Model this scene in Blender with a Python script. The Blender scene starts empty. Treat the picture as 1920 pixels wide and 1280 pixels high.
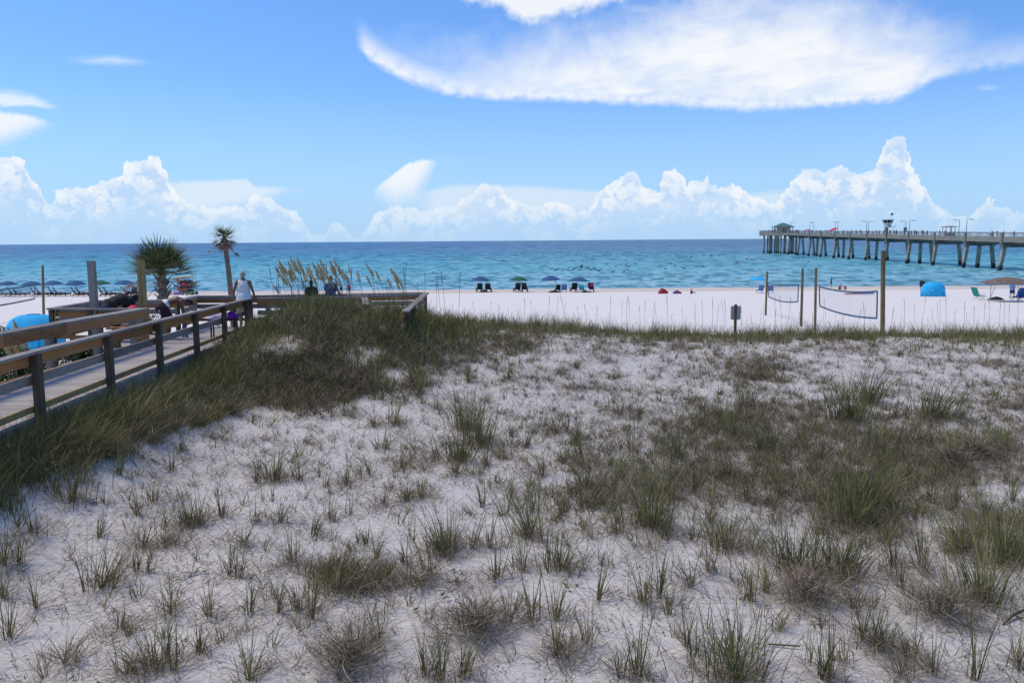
import bpy, bmesh, math, random
import numpy as np
from mathutils import Vector, Matrix
R = math.radians
random.seed(7); rng = np.random.default_rng(7)
S = bpy.context.scene
COL = S.collection
F = 1550.0                                   # focal length in pixels of the 1920 px wide photograph
CAMZ = 8.0
# ------------------------------------------------------------------ camera
cam_d = bpy.data.cameras.new('camera'); cam = bpy.data.objects.new('camera', cam_d); COL.objects.link(cam)
cam_d.sensor_width = 36; cam_d.lens = 36 * F / 1920; cam_d.clip_end = 60000; cam_d.clip_start = 0.1
PITCH = math.atan(189 / F); ROLL = R(-0.44)
cam.matrix_world = Matrix.Translation((0, 0, CAMZ)) @ Matrix.Rotation(math.pi/2 - PITCH, 4, 'X') @ Matrix.Rotation(ROLL, 4, 'Z')
S.camera = cam
MW = np.array(cam.matrix_world.to_3x3())
def ray(px, py):
    px = np.asarray(px, float); py = np.asarray(py, float)
    v = np.stack([(px - 960) / F, (640 - py) / F, -np.ones_like(px)], -1)
    return v @ MW.T
def P(px, py, Y):                            # the point on plane y=Y seen at that pixel
    d = ray(px, py); t = Y / d[..., 1]
    return Vector((d[0]*t, Y, CAMZ + d[2]*t))
def PZ(px, py, z):                           # the point on plane z seen at that pixel
    d = ray(px, py); t = (z - CAMZ) / d[2]
    return Vector((d[0]*t, d[1]*t, z))
def sm(a, b, x):
    t = np.clip((np.asarray(x, float) - a) / (b - a), 0, 1); return t*t*(3 - 2*t)
def gauss(x, y, cx, cy, sx, sy): return np.exp(-((x-cx)/sx)**2/2 - ((y-cy)/sy)**2/2)
_k = [(rng.uniform(0, 6.28), rng.uniform(0, 6.28), rng.uniform(0, 6.28)) for _ in range(14)]
def wob(x, y, s):
    r = 0
    for i, (a, b, c) in enumerate(_k):
        f = s * (1 + i * .37); r = r + np.sin((x*math.cos(a) + y*math.sin(a))*f + b + .8*np.sin(y*f*.6 + c)) / (1 + i*.5)
    return r / 5
def gz(x, y):                                # height of the sand
    x = np.asarray(x, float); y = np.asarray(y, float)
    near = 4.75 + .22*sm(9, 24, y) + .5*gauss(x, y, -1.2, 23.3, 3.2, 3.5) + .1*gauss(x, y, 9, 23.5, 5, 2.5)
    near = near + .93*gauss(x, y, -4.8, 20.5, 1.8, 2.2) + .22*gauss(x, y, -5.3, 21.4, .95, 1.1) + .60*gauss(x, y, -6.15, 11, .75, 4.0) + .32*gauss(x, y, -5.2, 17.6, .55, .6)
    near = near + .34*gauss(x, y, -2.6, 20.0, .8, 1.7)
    near = near + .07*wob(x, y, .9)*sm(3, 6, y) + .035*wob(y+9, x, 2.2)
    near = near - .35*sm(-8, -10, x)*sm(2, 14, y)
    beach = 5.07 - .037*y + .03*wob(x, y, .35)
    beach = np.where(y > 150, -.48 - (y-150)*.03, beach)
    beach = np.maximum(beach, -6)
    w = sm(24.6, 31, y + .8*wob(x, y*0, .5))
    w = np.maximum(w, sm(-8.5, -11.5, x)*sm(21, 29, y))
    return near*(1-w) + beach*w
def G(px, py, tmax=60):                      # first hit of the pixels' rays with the sand
    d = ray(px, py); n = len(d); lo = np.full(n, 3.0); hi = np.full(n, np.nan); t = 3.0
    under = lambda q: CAMZ + d[:, 2]*q <= gz(d[:, 0]*q, d[:, 1]*q)
    while t < tmax*1.2:
        t2 = t + max(.3, t*.02); m_ = np.isnan(hi) & under(np.full(n, t2)); lo[m_] = t; hi[m_] = t2
        if not np.isnan(hi).any(): break
        t = t2
    ok = ~np.isnan(hi); h2 = np.where(ok, hi, 4.0)
    for _ in range(12): md = (lo+h2)/2; u = under(md); h2 = np.where(u, md, h2); lo = np.where(u, lo, md)
    x = d[:, 0]*h2; y = d[:, 1]*h2; out = np.stack([x, y, gz(x, y)], -1); out[~ok] = np.nan
    return out

# ------------------------------------------------------------------ materials
class NT:
    def __init__(s, tree): s.t = tree; s.n = tree.nodes; s.l = tree.links
    def node(s, ty, ins=None, **kw):
        n = s.n.new(ty)
        for k, v in kw.items(): setattr(n, k, v)
        for k, v in (ins or {}).items():
            if isinstance(v, bpy.types.NodeSocket): s.l.new(v, n.inputs[k])
            else: n.inputs[k].default_value = v
        return n
    def m(s, op, a, b=0.0, c=0.0, clamp=False):
        return s.node('ShaderNodeMath', {0: a, 1: b, 2: c}, operation=op, use_clamp=clamp).outputs[0]
    def ss(s, x, a, b):                      # smoothstep
        return s.node('ShaderNodeMapRange', {0: x, 1: a, 2: b, 3: 0.0, 4: 1.0}, interpolation_type='SMOOTHSTEP').outputs[0]
    def lerp(s, x, a, b, c, d): return s.node('ShaderNodeMapRange', {0: x, 1: a, 2: b, 3: c, 4: d}).outputs[0]
    def mix(s, f, a, b, bt='MIX'):
        n = s.node('ShaderNodeMix', data_type='RGBA', blend_type=bt, clamp_factor=True)
        for k, v in ((0, f), (6, a), (7, b)):
            if isinstance(v, bpy.types.NodeSocket): s.l.new(v, n.inputs[k])
            else: n.inputs[k].default_value = (*v, 1) if k and len(v) == 3 else v
        return n.outputs[2]
    def noise(s, vec, sc, det=4, rough=.55, dist=0.0, dim='3D'):
        i = {'Scale': sc, 'Detail': det, 'Roughness': rough, 'Distortion': dist}
        if vec is not None: i['Vector'] = vec
        return s.node('ShaderNodeTexNoise', i, noise_dimensions=dim).outputs[0]
    def vmul(s, v, x, y, z): return s.node('ShaderNodeVectorMath', {0: v, 1: (x, y, z)}, operation='MULTIPLY').outputs[0]
    def ramp(s, f, stops):
        n = s.node('ShaderNodeValToRGB', {0: f}); e = n.color_ramp.elements
        while len(e) > 1: e.remove(e[-1])
        e[0].position = stops[0][0]; e[0].color = (*stops[0][1], 1)
        for p, c in stops[1:]:
            q = e.new(p); q.color = (*c, 1)
        return n.outputs[0]
def newmat(name):
    m = bpy.data.materials.new(name); m.use_nodes = True; m.node_tree.nodes.clear()
    T = NT(m.node_tree); out = T.node('ShaderNodeOutputMaterial'); b = T.node('ShaderNodeBsdfPrincipled')
    T.l.new(b.outputs[0], out.inputs[0]); return m, T, b
def setin(T, b, **kw):
    for k, v in kw.items():
        k = k.replace('_', ' ')
        if isinstance(v, bpy.types.NodeSocket): T.l.new(v, b.inputs[k])
        else: b.inputs[k].default_value = (*v, 1) if isinstance(v, tuple) and len(v) == 3 else v
def bump(T, h, strength, dist): return T.node('ShaderNodeBump', {'Height': h, 'Strength': strength, 'Distance': dist}).outputs[0]
_mc = {}
def plain(name, col, rough=.7, var=.18, scale=6, metal=0.0, bmp=0.0, island=.0):
    if name in _mc: return _mc[name]
    m, T, b = newmat(name); co = T.node('ShaderNodeTexCoord').outputs['Object']
    n = T.noise(co, scale, 4)
    f = T.lerp(n, .3, .7, 1-var, 1+var)
    if island:
        r = T.node('ShaderNodeNewGeometry').outputs['Random Per Island']
        f = T.m('MULTIPLY', f, T.lerp(r, 0, 1, 1-island, 1+island))
    c = T.node('ShaderNodeVectorMath', {0: (*col,), 3: f}, operation='SCALE').outputs[0]
    setin(T, b, Base_Color=c, Roughness=rough, Metallic=metal)
    if bmp: setin(T, b, Normal=bump(T, n, bmp, .01))
    _mc[name] = m; return m
def wood(name, c1, c2, grain=(1, 1, 1), knots=True):
    m, T, b = newmat(name); co = T.node('ShaderNodeTexCoord').outputs['Object']
    g = T.vmul(co, *grain); n = T.noise(g, 6, 7, .7, .5); n2 = T.noise(co, 1.7, 3); r = T.node('ShaderNodeNewGeometry').outputs['Random Per Island']
    f = T.m('ADD', T.m('MULTIPLY', n, .75), T.m('ADD', T.m('MULTIPLY', n2, .35), T.m('MULTIPLY', r, .3)))
    c = T.mix(T.ss(f, .45, .9), c1, c2)
    st = T.ss(T.noise(co, 4.3, 5, .7), .6, .78); c = T.mix(T.m('MULTIPLY', st, .55), c, tuple(v*.4 for v in c1))
    setin(T, b, Base_Color=c, Roughness=.8, Normal=bump(T, n, .5, .006)); return m
def leafmat(name, stops, rough=.55, trans=.0):   # colour follows each blade's own random tint
    m, T, b = newmat(name); a = T.node('ShaderNodeAttribute', attribute_name='tint').outputs['Fac']
    c = T.ramp(a, stops); setin(T, b, Base_Color=c, Roughness=rough); b.inputs['Specular IOR Level'].default_value = .25
    return m

# sand
def sandmat():
    m, T, b = newmat('white_sand'); co = T.node('ShaderNodeTexCoord').outputs['Object']
    sep = T.node('ShaderNodeSeparateXYZ', {0: co}); y = sep.outputs[1]; z = sep.outputs[2]
    n1 = T.noise(co, .9, 5, .6); n2 = T.noise(co, 7, 6, .65); n3 = T.noise(co, 60, 3, .6)
    base = T.mix(T.ss(n1, .3, .7), (.55, .515, .475), (.675, .632, .585))
    base = T.mix(T.m('MULTIPLY', T.ss(n2, .52, .74), .42), base, (.36, .31, .28))
    # grains of dark plant litter among the dune grass
    lit = T.m('MULTIPLY', T.ss(T.noise(T.vmul(co, 1, 1.7, 1), 17, 7, .8, 1.6), .49, .60), T.ss(T.noise(co, .9, 5, .65), .42, .58))
    lit = T.m('MULTIPLY', lit, T.m('SUBTRACT', 1.0, T.ss(y, 24.0, 30.0)))
    base = T.mix(T.m('MULTIPLY', lit, .72), base, (.26, .21, .17))
    bch = T.mix(T.ss(n1, .3, .7), (.74, .685, .64), (.80, .745, .70))
    # trampled patches on the open beach
    trp = T.ss(T.noise(T.vmul(co, .6, 1, 1), 1.6, 6, .7), .5, .7)
    bch = T.mix(T.m('MULTIPLY', trp, .3), bch, (.62, .56, .53))
    base = T.mix(T.ss(y, 23.5, 33.0), base, bch)
    wet = T.ss(T.m('ADD', z, T.m('MULTIPLY', n1, .12)), 1.02, .80)
    base = T.mix(T.m('MULTIPLY', wet, .75), base, (.60, .50, .40))
    h = T.m('ADD', T.m('MULTIPLY', n2, .7), T.m('MULTIPLY', n3, .16))
    h = T.m('ADD', h, T.m('MULTIPLY', T.noise(co, 3.0, 3), .8))
    setin(T, b, Base_Color=base, Roughness=.92, Normal=bump(T, h, .5, .06)); b.inputs['Specular IOR Level'].default_value = .1
    return m
def watermat():
    m, T, b = newmat('sea_water'); co = T.node('ShaderNodeTexCoord').outputs['Object']
    sep = T.node('ShaderNodeSeparateXYZ', {0: co}); x = sep.outputs[0]; y = sep.outputs[1]
    w = T.noise(T.vmul(co, .004, .011, 1), 1.0, 4, .6)
    yy = T.m('ADD', y, T.m('MULTIPLY', T.m('SUBTRACT', w, .5), T.m('MULTIPLY', y, .9)))
    lg = T.m('LOGARITHM', T.m('MAXIMUM', yy, 1.0), 10.0)
    f = T.lerp(lg, 2.1, 4.0, 0, 1)
    body = T.ramp(f, [(0, (.25, .36, .44)), (.05, (.20, .44, .52)), (.14, (.14, .43, .50)), (.25, (.085, .345, .44)), (.36, (.075, .25, .38)), (.5, (.062, .19, .34)), (.7, (.060, .185, .33)), (1, (.08, .21, .35))])
    # wavelet light and shade put into the colour: finer inshore, longer out at sea
    def waves(sx, sy, dt=5, rg=.66): return T.noise(T.vmul(co, sx, sy, 1), 1.0, dt, rg, .5)
    def win(a0, a1, b0, b1): return T.m('MULTIPLY', T.ss(y, a0, a1), T.ss(y, b1, b0))
    L1 = waves(.34, .17); L2 = waves(.16, .06); L3 = waves(.05, .013); L4 = waves(.012, .0022)
    w1 = T.ss(y, 420, 200); w2 = win(170, 330, 600, 1100); w3 = win(500, 900, 2600, 5000); w4 = T.ss(y, 2200, 4500)
    tot = T.m('ADD', T.m('ADD', T.m('MULTIPLY', L1, w1), T.m('MULTIPLY', L2, w2)), T.m('ADD', T.m('MULTIPLY', L3, w3), T.m('MULTIPLY', L4, w4)))
    nrm = T.m('ADD', T.m('ADD', w1, w2), T.m('ADD', w3, w4)); wv = T.m('DIVIDE', tot, nrm)
    big = T.noise(T.vmul(co, .022, .05, 1), 1.0, 4, .6); wv = T.m('ADD', T.m('MULTIPLY', wv, .8), T.m('MULTIPLY', big, .2))
    dark = T.ss(wv, .505, .43); lite = T.ss(wv, .52, .60)
    body = T.mix(T.m('MULTIPLY', dark, .88), body, T.mix(T.ss(f, .1, .4), (.022, .165, .215), (.012, .045, .13)))
    body = T.mix(T.m('MULTIPLY', lite, .5), body, T.mix(T.ss(f, .1, .5), (.46, .64, .72), (.15, .30, .48)))
    a1 = waves(.10, .55, 5, .62); a4 = waves(.45, 1.5, 3, .6)
    h = T.m('ADD', T.m('MULTIPLY', a1, 1.0), T.m('MULTIPLY', a4, .35))
    setin(T, b, Base_Color=body, Roughness=.35, Normal=bump(T, h, .5, 1.0))
    b.inputs['Specular IOR Level'].default_value = .10; b.inputs['IOR'].default_value = 1.33
    return m
M = {}
M['sand'] = sandmat(); M['water'] = watermat()
M['rail_grey'] = wood('weathered_rail_wood', (.13, .108, .092), (.30, .26, .228), (5, .35, 5))
M['rail_brown'] = wood('brown_treated_wood', (.19, .082, .024), (.42, .205, .070), (5, .35, 5))
M['post_wood'] = wood('dark_post_wood', (.040, .031, .020), (.125, .096, .064), (5, 5, .35))
M['post_tan'] = wood('tan_post_wood', (.20, .125, .05), (.42, .28, .11), (5, 5, .3))
M['post_greywood'] = wood('grey_pole_wood', (.14, .13, .12), (.32, .285, .25), (5, 5, .3))
M['pole_olive'] = wood('olive_pole_wood', (.075, .055, .022), (.2, .15, .065), (1, 1, .1))
M['deck'] = wood('weathered_deck_boards', (.29, .255, .235), (.43, .38, .345), (.35, 5, 1))
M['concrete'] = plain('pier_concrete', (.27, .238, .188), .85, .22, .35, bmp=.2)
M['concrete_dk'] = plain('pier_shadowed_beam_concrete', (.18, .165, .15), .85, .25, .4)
def pilemat():
    m, T, b = newmat('pier_pile_concrete'); g = T.node('ShaderNodeNewGeometry').outputs['Position']
    z = T.node('ShaderNodeSeparateXYZ', {0: g}).outputs[2]; n = T.noise(g, .6, 5, .6)
    c = T.mix(T.ss(n, .3, .75), (.30, .245, .18), (.45, .385, .30))
    k = T.ss(T.m('ADD', z, T.m('MULTIPLY', n, 1.2)), 2.3, 1.4)
    c = T.mix(k, c, (.035, .025, .022)); setin(T, b, Base_Color=c, Roughness=.85); return m
M['pile'] = pilemat()

# ------------------------------------------------------------------ mesh helpers
class MB:
    def __init__(s): s.v = []; s.f = []; s.mi = []
    def add(s, vs, fs, mi=0):
        o = len(s.v); s.v += [tuple(v) for v in vs]; s.f += [tuple(i+o for i in f) for f in fs]; s.mi += [mi]*len(fs); return s
    def frame(s, c, ax, ay, az, hx, hy, hz, mi=0):
        c = Vector(c); vs = [c + ax*(hx*i) + ay*(hy*j) + az*(hz*k) for i in (-1, 1) for j in (-1, 1) for k in (-1, 1)]
        return s.add(vs, [(0, 1, 3, 2), (4, 6, 7, 5), (0, 4, 5, 1), (2, 3, 7, 6), (0, 2, 6, 4), (1, 5, 7, 3)], mi)
    def box(s, c, d, mi=0, rz=0):
        ax = Vector((math.cos(rz), math.sin(rz), 0)); ay = Vector((-math.sin(rz), math.cos(rz), 0))
        return s.frame(c, ax, ay, Vector((0, 0, 1)), d[0]/2, d[1]/2, d[2]/2, mi)
    def beam(s, p0, p1, w, h, mi=0, up=(0, 0, 1)):       # w across, h along 'up'
        p0 = Vector(p0); p1 = Vector(p1); t = (p1-p0); L = t.length; t.normalize(); up = Vector(up)
        if abs(t.dot(up)) > .98: up = Vector((0, 1, 0))
        a = t.cross(up).normalized(); u = a.cross(t).normalized()
        return s.frame((p0+p1)/2, t, a, u, L/2, w/2, h/2, mi)
    def cyl(s, p0, p1, r0, r1=None, n=12, mi=0, cap=True):
        r1 = r0 if r1 is None else r1; p0 = Vector(p0); p1 = Vector(p1); t = (p1-p0).normalized()
        a = t.cross(Vector((0, 0, 1)) if abs(t.z) < .9 else Vector((0, 1, 0))).normalized(); b = t.cross(a)
        vs = []
        for p, r in ((p0, r0), (p1, r1)):
            for i in range(n):
                g = 2*math.pi*i/n; vs.append(p + (a*math.cos(g) + b*math.sin(g))*r)
        fs = [(i, (i+1) % n, n+(i+1) % n, n+i) for i in range(n)]
        if cap: fs += [tuple(range(n))[::-1], tuple(range(n, 2*n))]
        return s.add(vs, fs, mi)
    def sweep(s, pts, rad, side=(1, 0, 0), n=12, mi=0):  # closed tube with rounded ends; rad = (along side, across)
        pts = [Vector(p) for p in pts]; rad = [r if isinstance(r, tuple) else (r, r) for r in rad]
        t0 = (pts[1]-pts[0]).normalized(); t1 = (pts[-1]-pts[-2]).normalized(); P_ = []; Rr = []
        for q in (1.0, .7): P_.append(pts[0] - t0*(min(rad[0])*q)); k = math.sqrt(max(0, 1-q*q))+.02; Rr.append((rad[0][0]*k, rad[0][1]*k))
        P_ += pts; Rr += rad
        for q in (.7, 1.0): P_.append(pts[-1] + t1*(min(rad[-1])*q)); k = math.sqrt(max(0, 1-q*q))+.02; Rr.append((rad[-1][0]*k, rad[-1][1]*k))
        vs = []; sd = Vector(side)
        for i, p in enumerate(P_):
            t = (P_[min(i+1, len(P_)-1)] - P_[max(i-1, 0)]).normalized()
            a = sd - t*sd.dot(t)
            if a.length < .05: a = Vector((0, 1, 0)) - t*t.y
            a.normalize(); b = t.cross(a)
            for j in range(n):
                g = 2*math.pi*j/n; vs.append(p + a*(math.cos(g)*Rr[i][0]) + b*(math.sin(g)*Rr[i][1]))
        fs = []
        for i in range(len(P_)-1):
            for j in range(n): fs.append((i*n+j, i*n+(j+1) % n, (i+1)*n+(j+1) % n, (i+1)*n+j))
        fs += [tuple(range(n))[::-1], tuple(range((len(P_)-1)*n, len(P_)*n))]
        return s.add(vs, fs, mi)
    def ell(s, c, r, n=14, m=8, mi=0):
        vs = []; c = Vector(c)
        for i in range(m+1):
            th = math.pi*i/m
            for j in range(n):
                ph = 2*math.pi*j/n; vs.append(c + Vector((r[0]*math.sin(th)*math.cos(ph), r[1]*math.sin(th)*math.sin(ph), r[2]*math.cos(th))))
        fs = [(i*n+j, (i+1)*n+j, (i+1)*n+(j+1) % n, i*n+(j+1) % n) for i in range(m) for j in range(n)]
        return s.add(vs, fs, mi)
    def mesh(s, name, mats, smooth=False):
        me = bpy.data.meshes.new(name); me.from_pydata(s.v, [], s.f); me.update()
        for mm in (mats if isinstance(mats, (list, tuple)) else [mats]): me.materials.append(mm)
        me.polygons.foreach_set('material_index', s.mi); me.validate()
        if smooth: me.shade_smooth()
        return me
    def obj(s, name, mats, parent=None, smooth=False, **k):
        o = bpy.data.objects.new(name, s.mesh(name, mats, smooth)); COL.objects.link(o)
        if parent: o.parent = parent
        if k: tag(o, **k)
        return o
def tag(o, label=None, cat=None, group=None, kind=None):
    if label: o['label'] = label
    if cat: o['category'] = cat
    if group: o['group'] = group
    if kind: o['kind'] = kind
    return o
def empty(name, loc, rz=0, label=None, cat=None, group=None):
    o = bpy.data.objects.new(name, None); COL.objects.link(o); o.location = loc; o.rotation_euler = (0, 0, rz); o.empty_display_size = .2
    return tag(o, label, cat, group)
def copy_tree(o, parent=None):
    c = o.copy(); COL.objects.link(c); c.parent = parent
    for ch in list(o.children): copy_tree(ch, c)
    return c
def npmesh(name, V, Fq, mats, tint=None, tri=False):     # big meshes from numpy arrays
    me = bpy.data.meshes.new(name); k = Fq.shape[1]
    me.vertices.add(len(V)); me.vertices.foreach_set('co', V.astype(np.float32).ravel())
    me.loops.add(Fq.size); me.loops.foreach_set('vertex_index', Fq.astype(np.int32).ravel())
    me.polygons.add(len(Fq)); me.polygons.foreach_set('loop_start', np.arange(0, Fq.size, k, dtype=np.int32))
    me.update(calc_edges=True)
    if tint is not None:
        a = me.attributes.new('tint', 'FLOAT', 'POINT'); a.data.foreach_set('value', tint.astype(np.float32))
    me.materials.append(mats); return me
def grid(xs, ys, zf):
    X, Y = np.meshgrid(xs, ys); Z = zf(X, Y); V = np.stack([X.ravel(), Y.ravel(), Z.ravel()], -1)
    nx = len(xs); ny = len(ys); i = np.arange((ny-1)*(nx-1)); r = i//(nx-1); c = i % (nx-1); a = r*nx + c
    return V, np.stack([a, a+1, a+1+nx, a+nx], -1)

# ------------------------------------------------------------------ ground and sea
def nonuni(lo, hi, dmin, grow, mid=0):
    out = [mid]; d = dmin
    while out[-1] < hi: out.append(out[-1]+d); d *= grow if out[-1] > mid+30 else 1
    d = dmin; neg = []; q = mid
    while q > lo: q -= d; neg.append(q); d *= grow if q < mid-18 else 1
    return np.array(neg[::-1] + out)
xs = nonuni(-900, 900, .16, 1.06)
ys = np.concatenate([np.arange(-25, 3, 1.0), np.arange(3, 34, .14), np.arange(34, 60, .8), np.arange(60, 240, 2.5), np.arange(240, 900, 40)])
V, Fq = grid(xs, ys, gz); me = npmesh('sand_ground', V, Fq, M['sand']); me.shade_smooth()
g = bpy.data.objects.new('ground', me); COL.objects.link(g); tag(g, kind='structure')
# sea: really displaced near the shore, flat further out
def seaz(x, y):
    a = .085*np.sin(y*1.05 + 1.5*wob(x, y, .06) + .4*wob(x, y, .35)) + .07*np.sin(y*.52 + 2.2*wob(x, y*.5, .045)) + .06*wob(x*.35, y, 1.3)
    return .0 + a*sm(130, 150, y)*(1-sm(520, 640, y))
xs2 = np.concatenate([np.array([-30000, -9000, -3000, -1200, -700]), np.arange(-460, 500, 1.9), np.array([700, 1200, 3000, 9000, 30000])])
ys2 = np.concatenate([np.arange(128, 300, .55), np.arange(300, 640, 1.3), np.array([660, 800, 1200, 2000, 4000, 9000, 20000, 45000])])
V, Fq = grid(xs2, ys2, seaz); me = npmesh('sea', V, Fq, M['water']); me.shade_smooth()
sea = bpy.data.objects.new('sea', me); COL.objects.link(sea); tag(sea, kind='structure')

# ------------------------------------------------------------------ world: sky with clouds by direction
SUN_EL, SUN_AZ = R(62), R(-80)               # azimuth from +Y towards +X
W = bpy.data.worlds.new('World'); S.world = W; W.use_nodes = True; T = NT(W.node_tree); T.n.clear()
outw = T.node('ShaderNodeOutputWorld'); bg = T.node('ShaderNodeBackground'); T.l.new(bg.outputs[0], outw.inputs[0])
sky = T.node('ShaderNodeTexSky', sky_type='NISHITA', sun_disc=False, sun_elevation=SUN_EL, sun_rotation=SUN_AZ, air_density=1.0, dust_density=.6, ozone_density=2.0)
gen = T.node('ShaderNodeTexCoord').outputs['Generated']; sp = T.node('ShaderNodeSeparateXYZ', {0: gen})
dx, dy, dz = sp.outputs
az = T.m('MULTIPLY', T.m('ARCTAN2', dx, dy), 57.29578); el = T.m('MULTIPLY', T.m('ARCSINE', dz), 57.29578)
def azel(px, py):
    d = ray(px, py); d = d/np.linalg.norm(d); return math.degrees(math.atan2(d[0], d[1])), math.degrees(math.asin(d[2]))
SKYK = .125
skyc = T.node('ShaderNodeVectorMath', {0: sky.outputs[0], 3: SKYK}, operation='SCALE').outputs[0]
skyc = T.mix(T.ss(el, 30, 2), T.mix(1.0, skyc, (.62, .97, 1.42), 'MULTIPLY'), T.mix(1.0, skyc, (.66, .96, 1.42), 'MULTIPLY'))
vec = T.node('ShaderNodeCombineXYZ', {0: az, 1: el, 2: 0.0}).outputs[0]
n_w = T.noise(vec, .55, 5, .6); n_p = T.noise(vec, 1.3, 7, .58); n_f = T.noise(vec, 3.4, 6, .6)
vor = T.node('ShaderNodeTexVoronoi', {'Vector': T.node('ShaderNodeVectorMath', {0: vec, 1: T.node('ShaderNodeCombineXYZ', {0: T.m('MULTIPLY', n_p, 1.2), 1: T.m('MULTIPLY', n_w, 1.2), 2: 0.0}).outputs[0]}, operation='ADD').outputs[0], 'Scale': 1.05, 'Smoothness': .5}, feature='SMOOTH_F1').outputs[0]
vor2 = T.node('ShaderNodeTexVoronoi', {'Vector': vec, 'Scale': 2.6, 'Smoothness': .4}, feature='SMOOTH_F1').outputs[0]
vstk = T.node('ShaderNodeVectorRotate', {'Vector': vec, 'Angle': R(-7)}, rotation_type='Z_AXIS').outputs[0]
streak = T.noise(T.vmul(vstk, .16, .8, 1), 1.0, 7, .62, .6)
streak2 = T.noise(T.vmul(vstk, .45, 2.2, 1), 1.0, 6, .65, 1.0)
AZ0, AZ1, EL0, EL1 = -40.0, 40.0, -4.0, 36.0
aw = T.m('ADD', az, T.m('MULTIPLY', T.m('SUBTRACT', n_p, .5), 1.0))
U = T.lerp(aw, AZ0, AZ1, 0, 1); U0 = T.lerp(az, AZ0, AZ1, 0, 1)
def curve(pts, u=None, lo=None):
    n = T.node('ShaderNodeFloatCurve', {'Value': U if u is None else u}); c = n.mapping.curves[0]
    q = sorted([((azel(a, b)[0]-AZ0)/(AZ1-AZ0), (azel(a, b)[1]-EL0)/(EL1-EL0)) for a, b in pts])
    c.points[0].location = (0, q[0][1]); c.points[1].location = (1, q[-1][1])
    for p in q: c.points.new(*p)
    for p in c.points: p.handle_type = 'VECTOR'
    n.mapping.update(); return T.lerp(n.outputs[0], 0, 1, EL0, EL1)
def between(px0, px1, soft=1.0):
    a0, a1 = azel(px0, 300)[0], azel(px1, 300)[0]
    return T.m('MULTIPLY', T.ss(az, a0-soft, a0+soft), T.ss(az, a1+soft, a1-soft))
col = skyc
# pale air close to the horizon
col = T.mix(T.m('MULTIPLY', T.ss(el, 11, -.3), .8), col, (.44, .69, 1.0))
CW = (.90, .93, .97); CB = (.54, .71, .95); CM = (.76, .85, .96)
# far flat anvils
def sheet(up, lo, window, su, sl, dens, c, nz=.8, tex=None):
    global col
    ev = T.m('ADD', el, T.m('MULTIPLY', T.m('SUBTRACT', n_f if tex is None else tex, .5), nz))
    hu = curve(up, U0); hl = curve(lo, U0)
    m_ = T.m('MULTIPLY', T.ss(T.m('SUBTRACT', hu, ev), 0.0, su), T.ss(T.m('SUBTRACT', ev, hl), 0.0, sl))
    m_ = T.m('MULTIPLY', T.m('MULTIPLY', m_, window), dens)
    col = T.mix(m_, col, c); return m_
sheet([(300, 338), (460, 331), (480, 345), (600, 352)], [(300, 420), (470, 395), (540, 368), (600, 358)], between(310, 585, .9), .35, 1.0, .62, (.86, .90, .95), .35)
sheet([(780, 356), (850, 341), (1000, 343), (1130, 353), (1210, 366), (1350, 362), (1490, 350)], [(780, 430), (1000, 415), (1490, 405)], between(790, 1480, 1.2), .5, 1.2, .6, (.80, .87, .95), .35)
# cumulus towers along the horizon
H = [(-200, 330), (0, 288), (30, 290), (46, 305), (52, 332), (75, 342), (82, 378), (100, 380), (106, 354), (140, 346), (165, 350), (185, 336), (222, 330), (234, 305), (260, 297), (300, 290), (309, 325), (322, 352), (345, 378), (400, 388), (455, 388), (470, 366), (510, 364), (528, 385), (562, 402), (580, 432), (608, 440), (622, 414), (650, 420), (664, 442), (688, 432), (704, 400), (740, 382), (790, 392), (850, 384), (880, 362), (905, 340), (932, 342), (950, 368), (1015, 384), (1042, 372), (1068, 388), (1105, 398), (1122, 350), (1150, 342), (1178, 316), (1196, 324), (1208, 348), (1238, 360), (1244, 322), (1262, 311), (1279, 324), (1286, 352), (1300, 335), (1325, 332), (1350, 346), (1390, 346), (1410, 366), (1455, 380), (1482, 340), (1502, 320), (1528, 311), (1552, 318), (1582, 306), (1602, 322), (1640, 314), (1650, 290), (1660, 262), (1667, 250), (1682, 247), (1697, 255), (1702, 290), (1716, 318), (1732, 348), (1750, 378), (1792, 400), (1824, 410), (1836, 382), (1856, 366), (1872, 384), (1890, 376), (1905, 398), (1960, 380), (2100, 340)]
hc = curve(H)
puff = T.m('ADD', T.m('MULTIPLY', T.m('SUBTRACT', .45, vor), .75), T.m('ADD', T.m('MULTIPLY', T.m('SUBTRACT', n_f, .5), .9), T.m('MULTIPLY', T.m('SUBTRACT', .3, vor2), .4)))
dtop = T.m('ADD', T.m('SUBTRACT', hc, el), T.m('MULTIPLY', puff, .62))
mk = T.ss(dtop, -.03, .12)
bil = T.m('ADD', T.m('MULTIPLY', T.m('SUBTRACT', .55, vor), .8), T.m('ADD', n_p, T.m('MULTIPLY', T.m('SUBTRACT', n_f, .5), .7)))
lit = T.m('MULTIPLY', T.ss(bil, .45, .68), T.ss(dtop, 4.2, .1))
ccol = T.mix(lit, CB, CW)
ccol = T.mix(T.m('MULTIPLY', T.ss(dtop, .9, .0), .7), ccol, (.93, .955, .98))
alpha = T.m('MULTIPLY', mk, T.lerp(T.ss(el, .2, 3.4), 0, 1, .3, .96))
alpha = T.m('MULTIPLY', alpha, T.lerp(T.ss(n_w, .34, .6), 0, 1, .68, 1.0))
col = T.mix(alpha, col, ccol)
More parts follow.
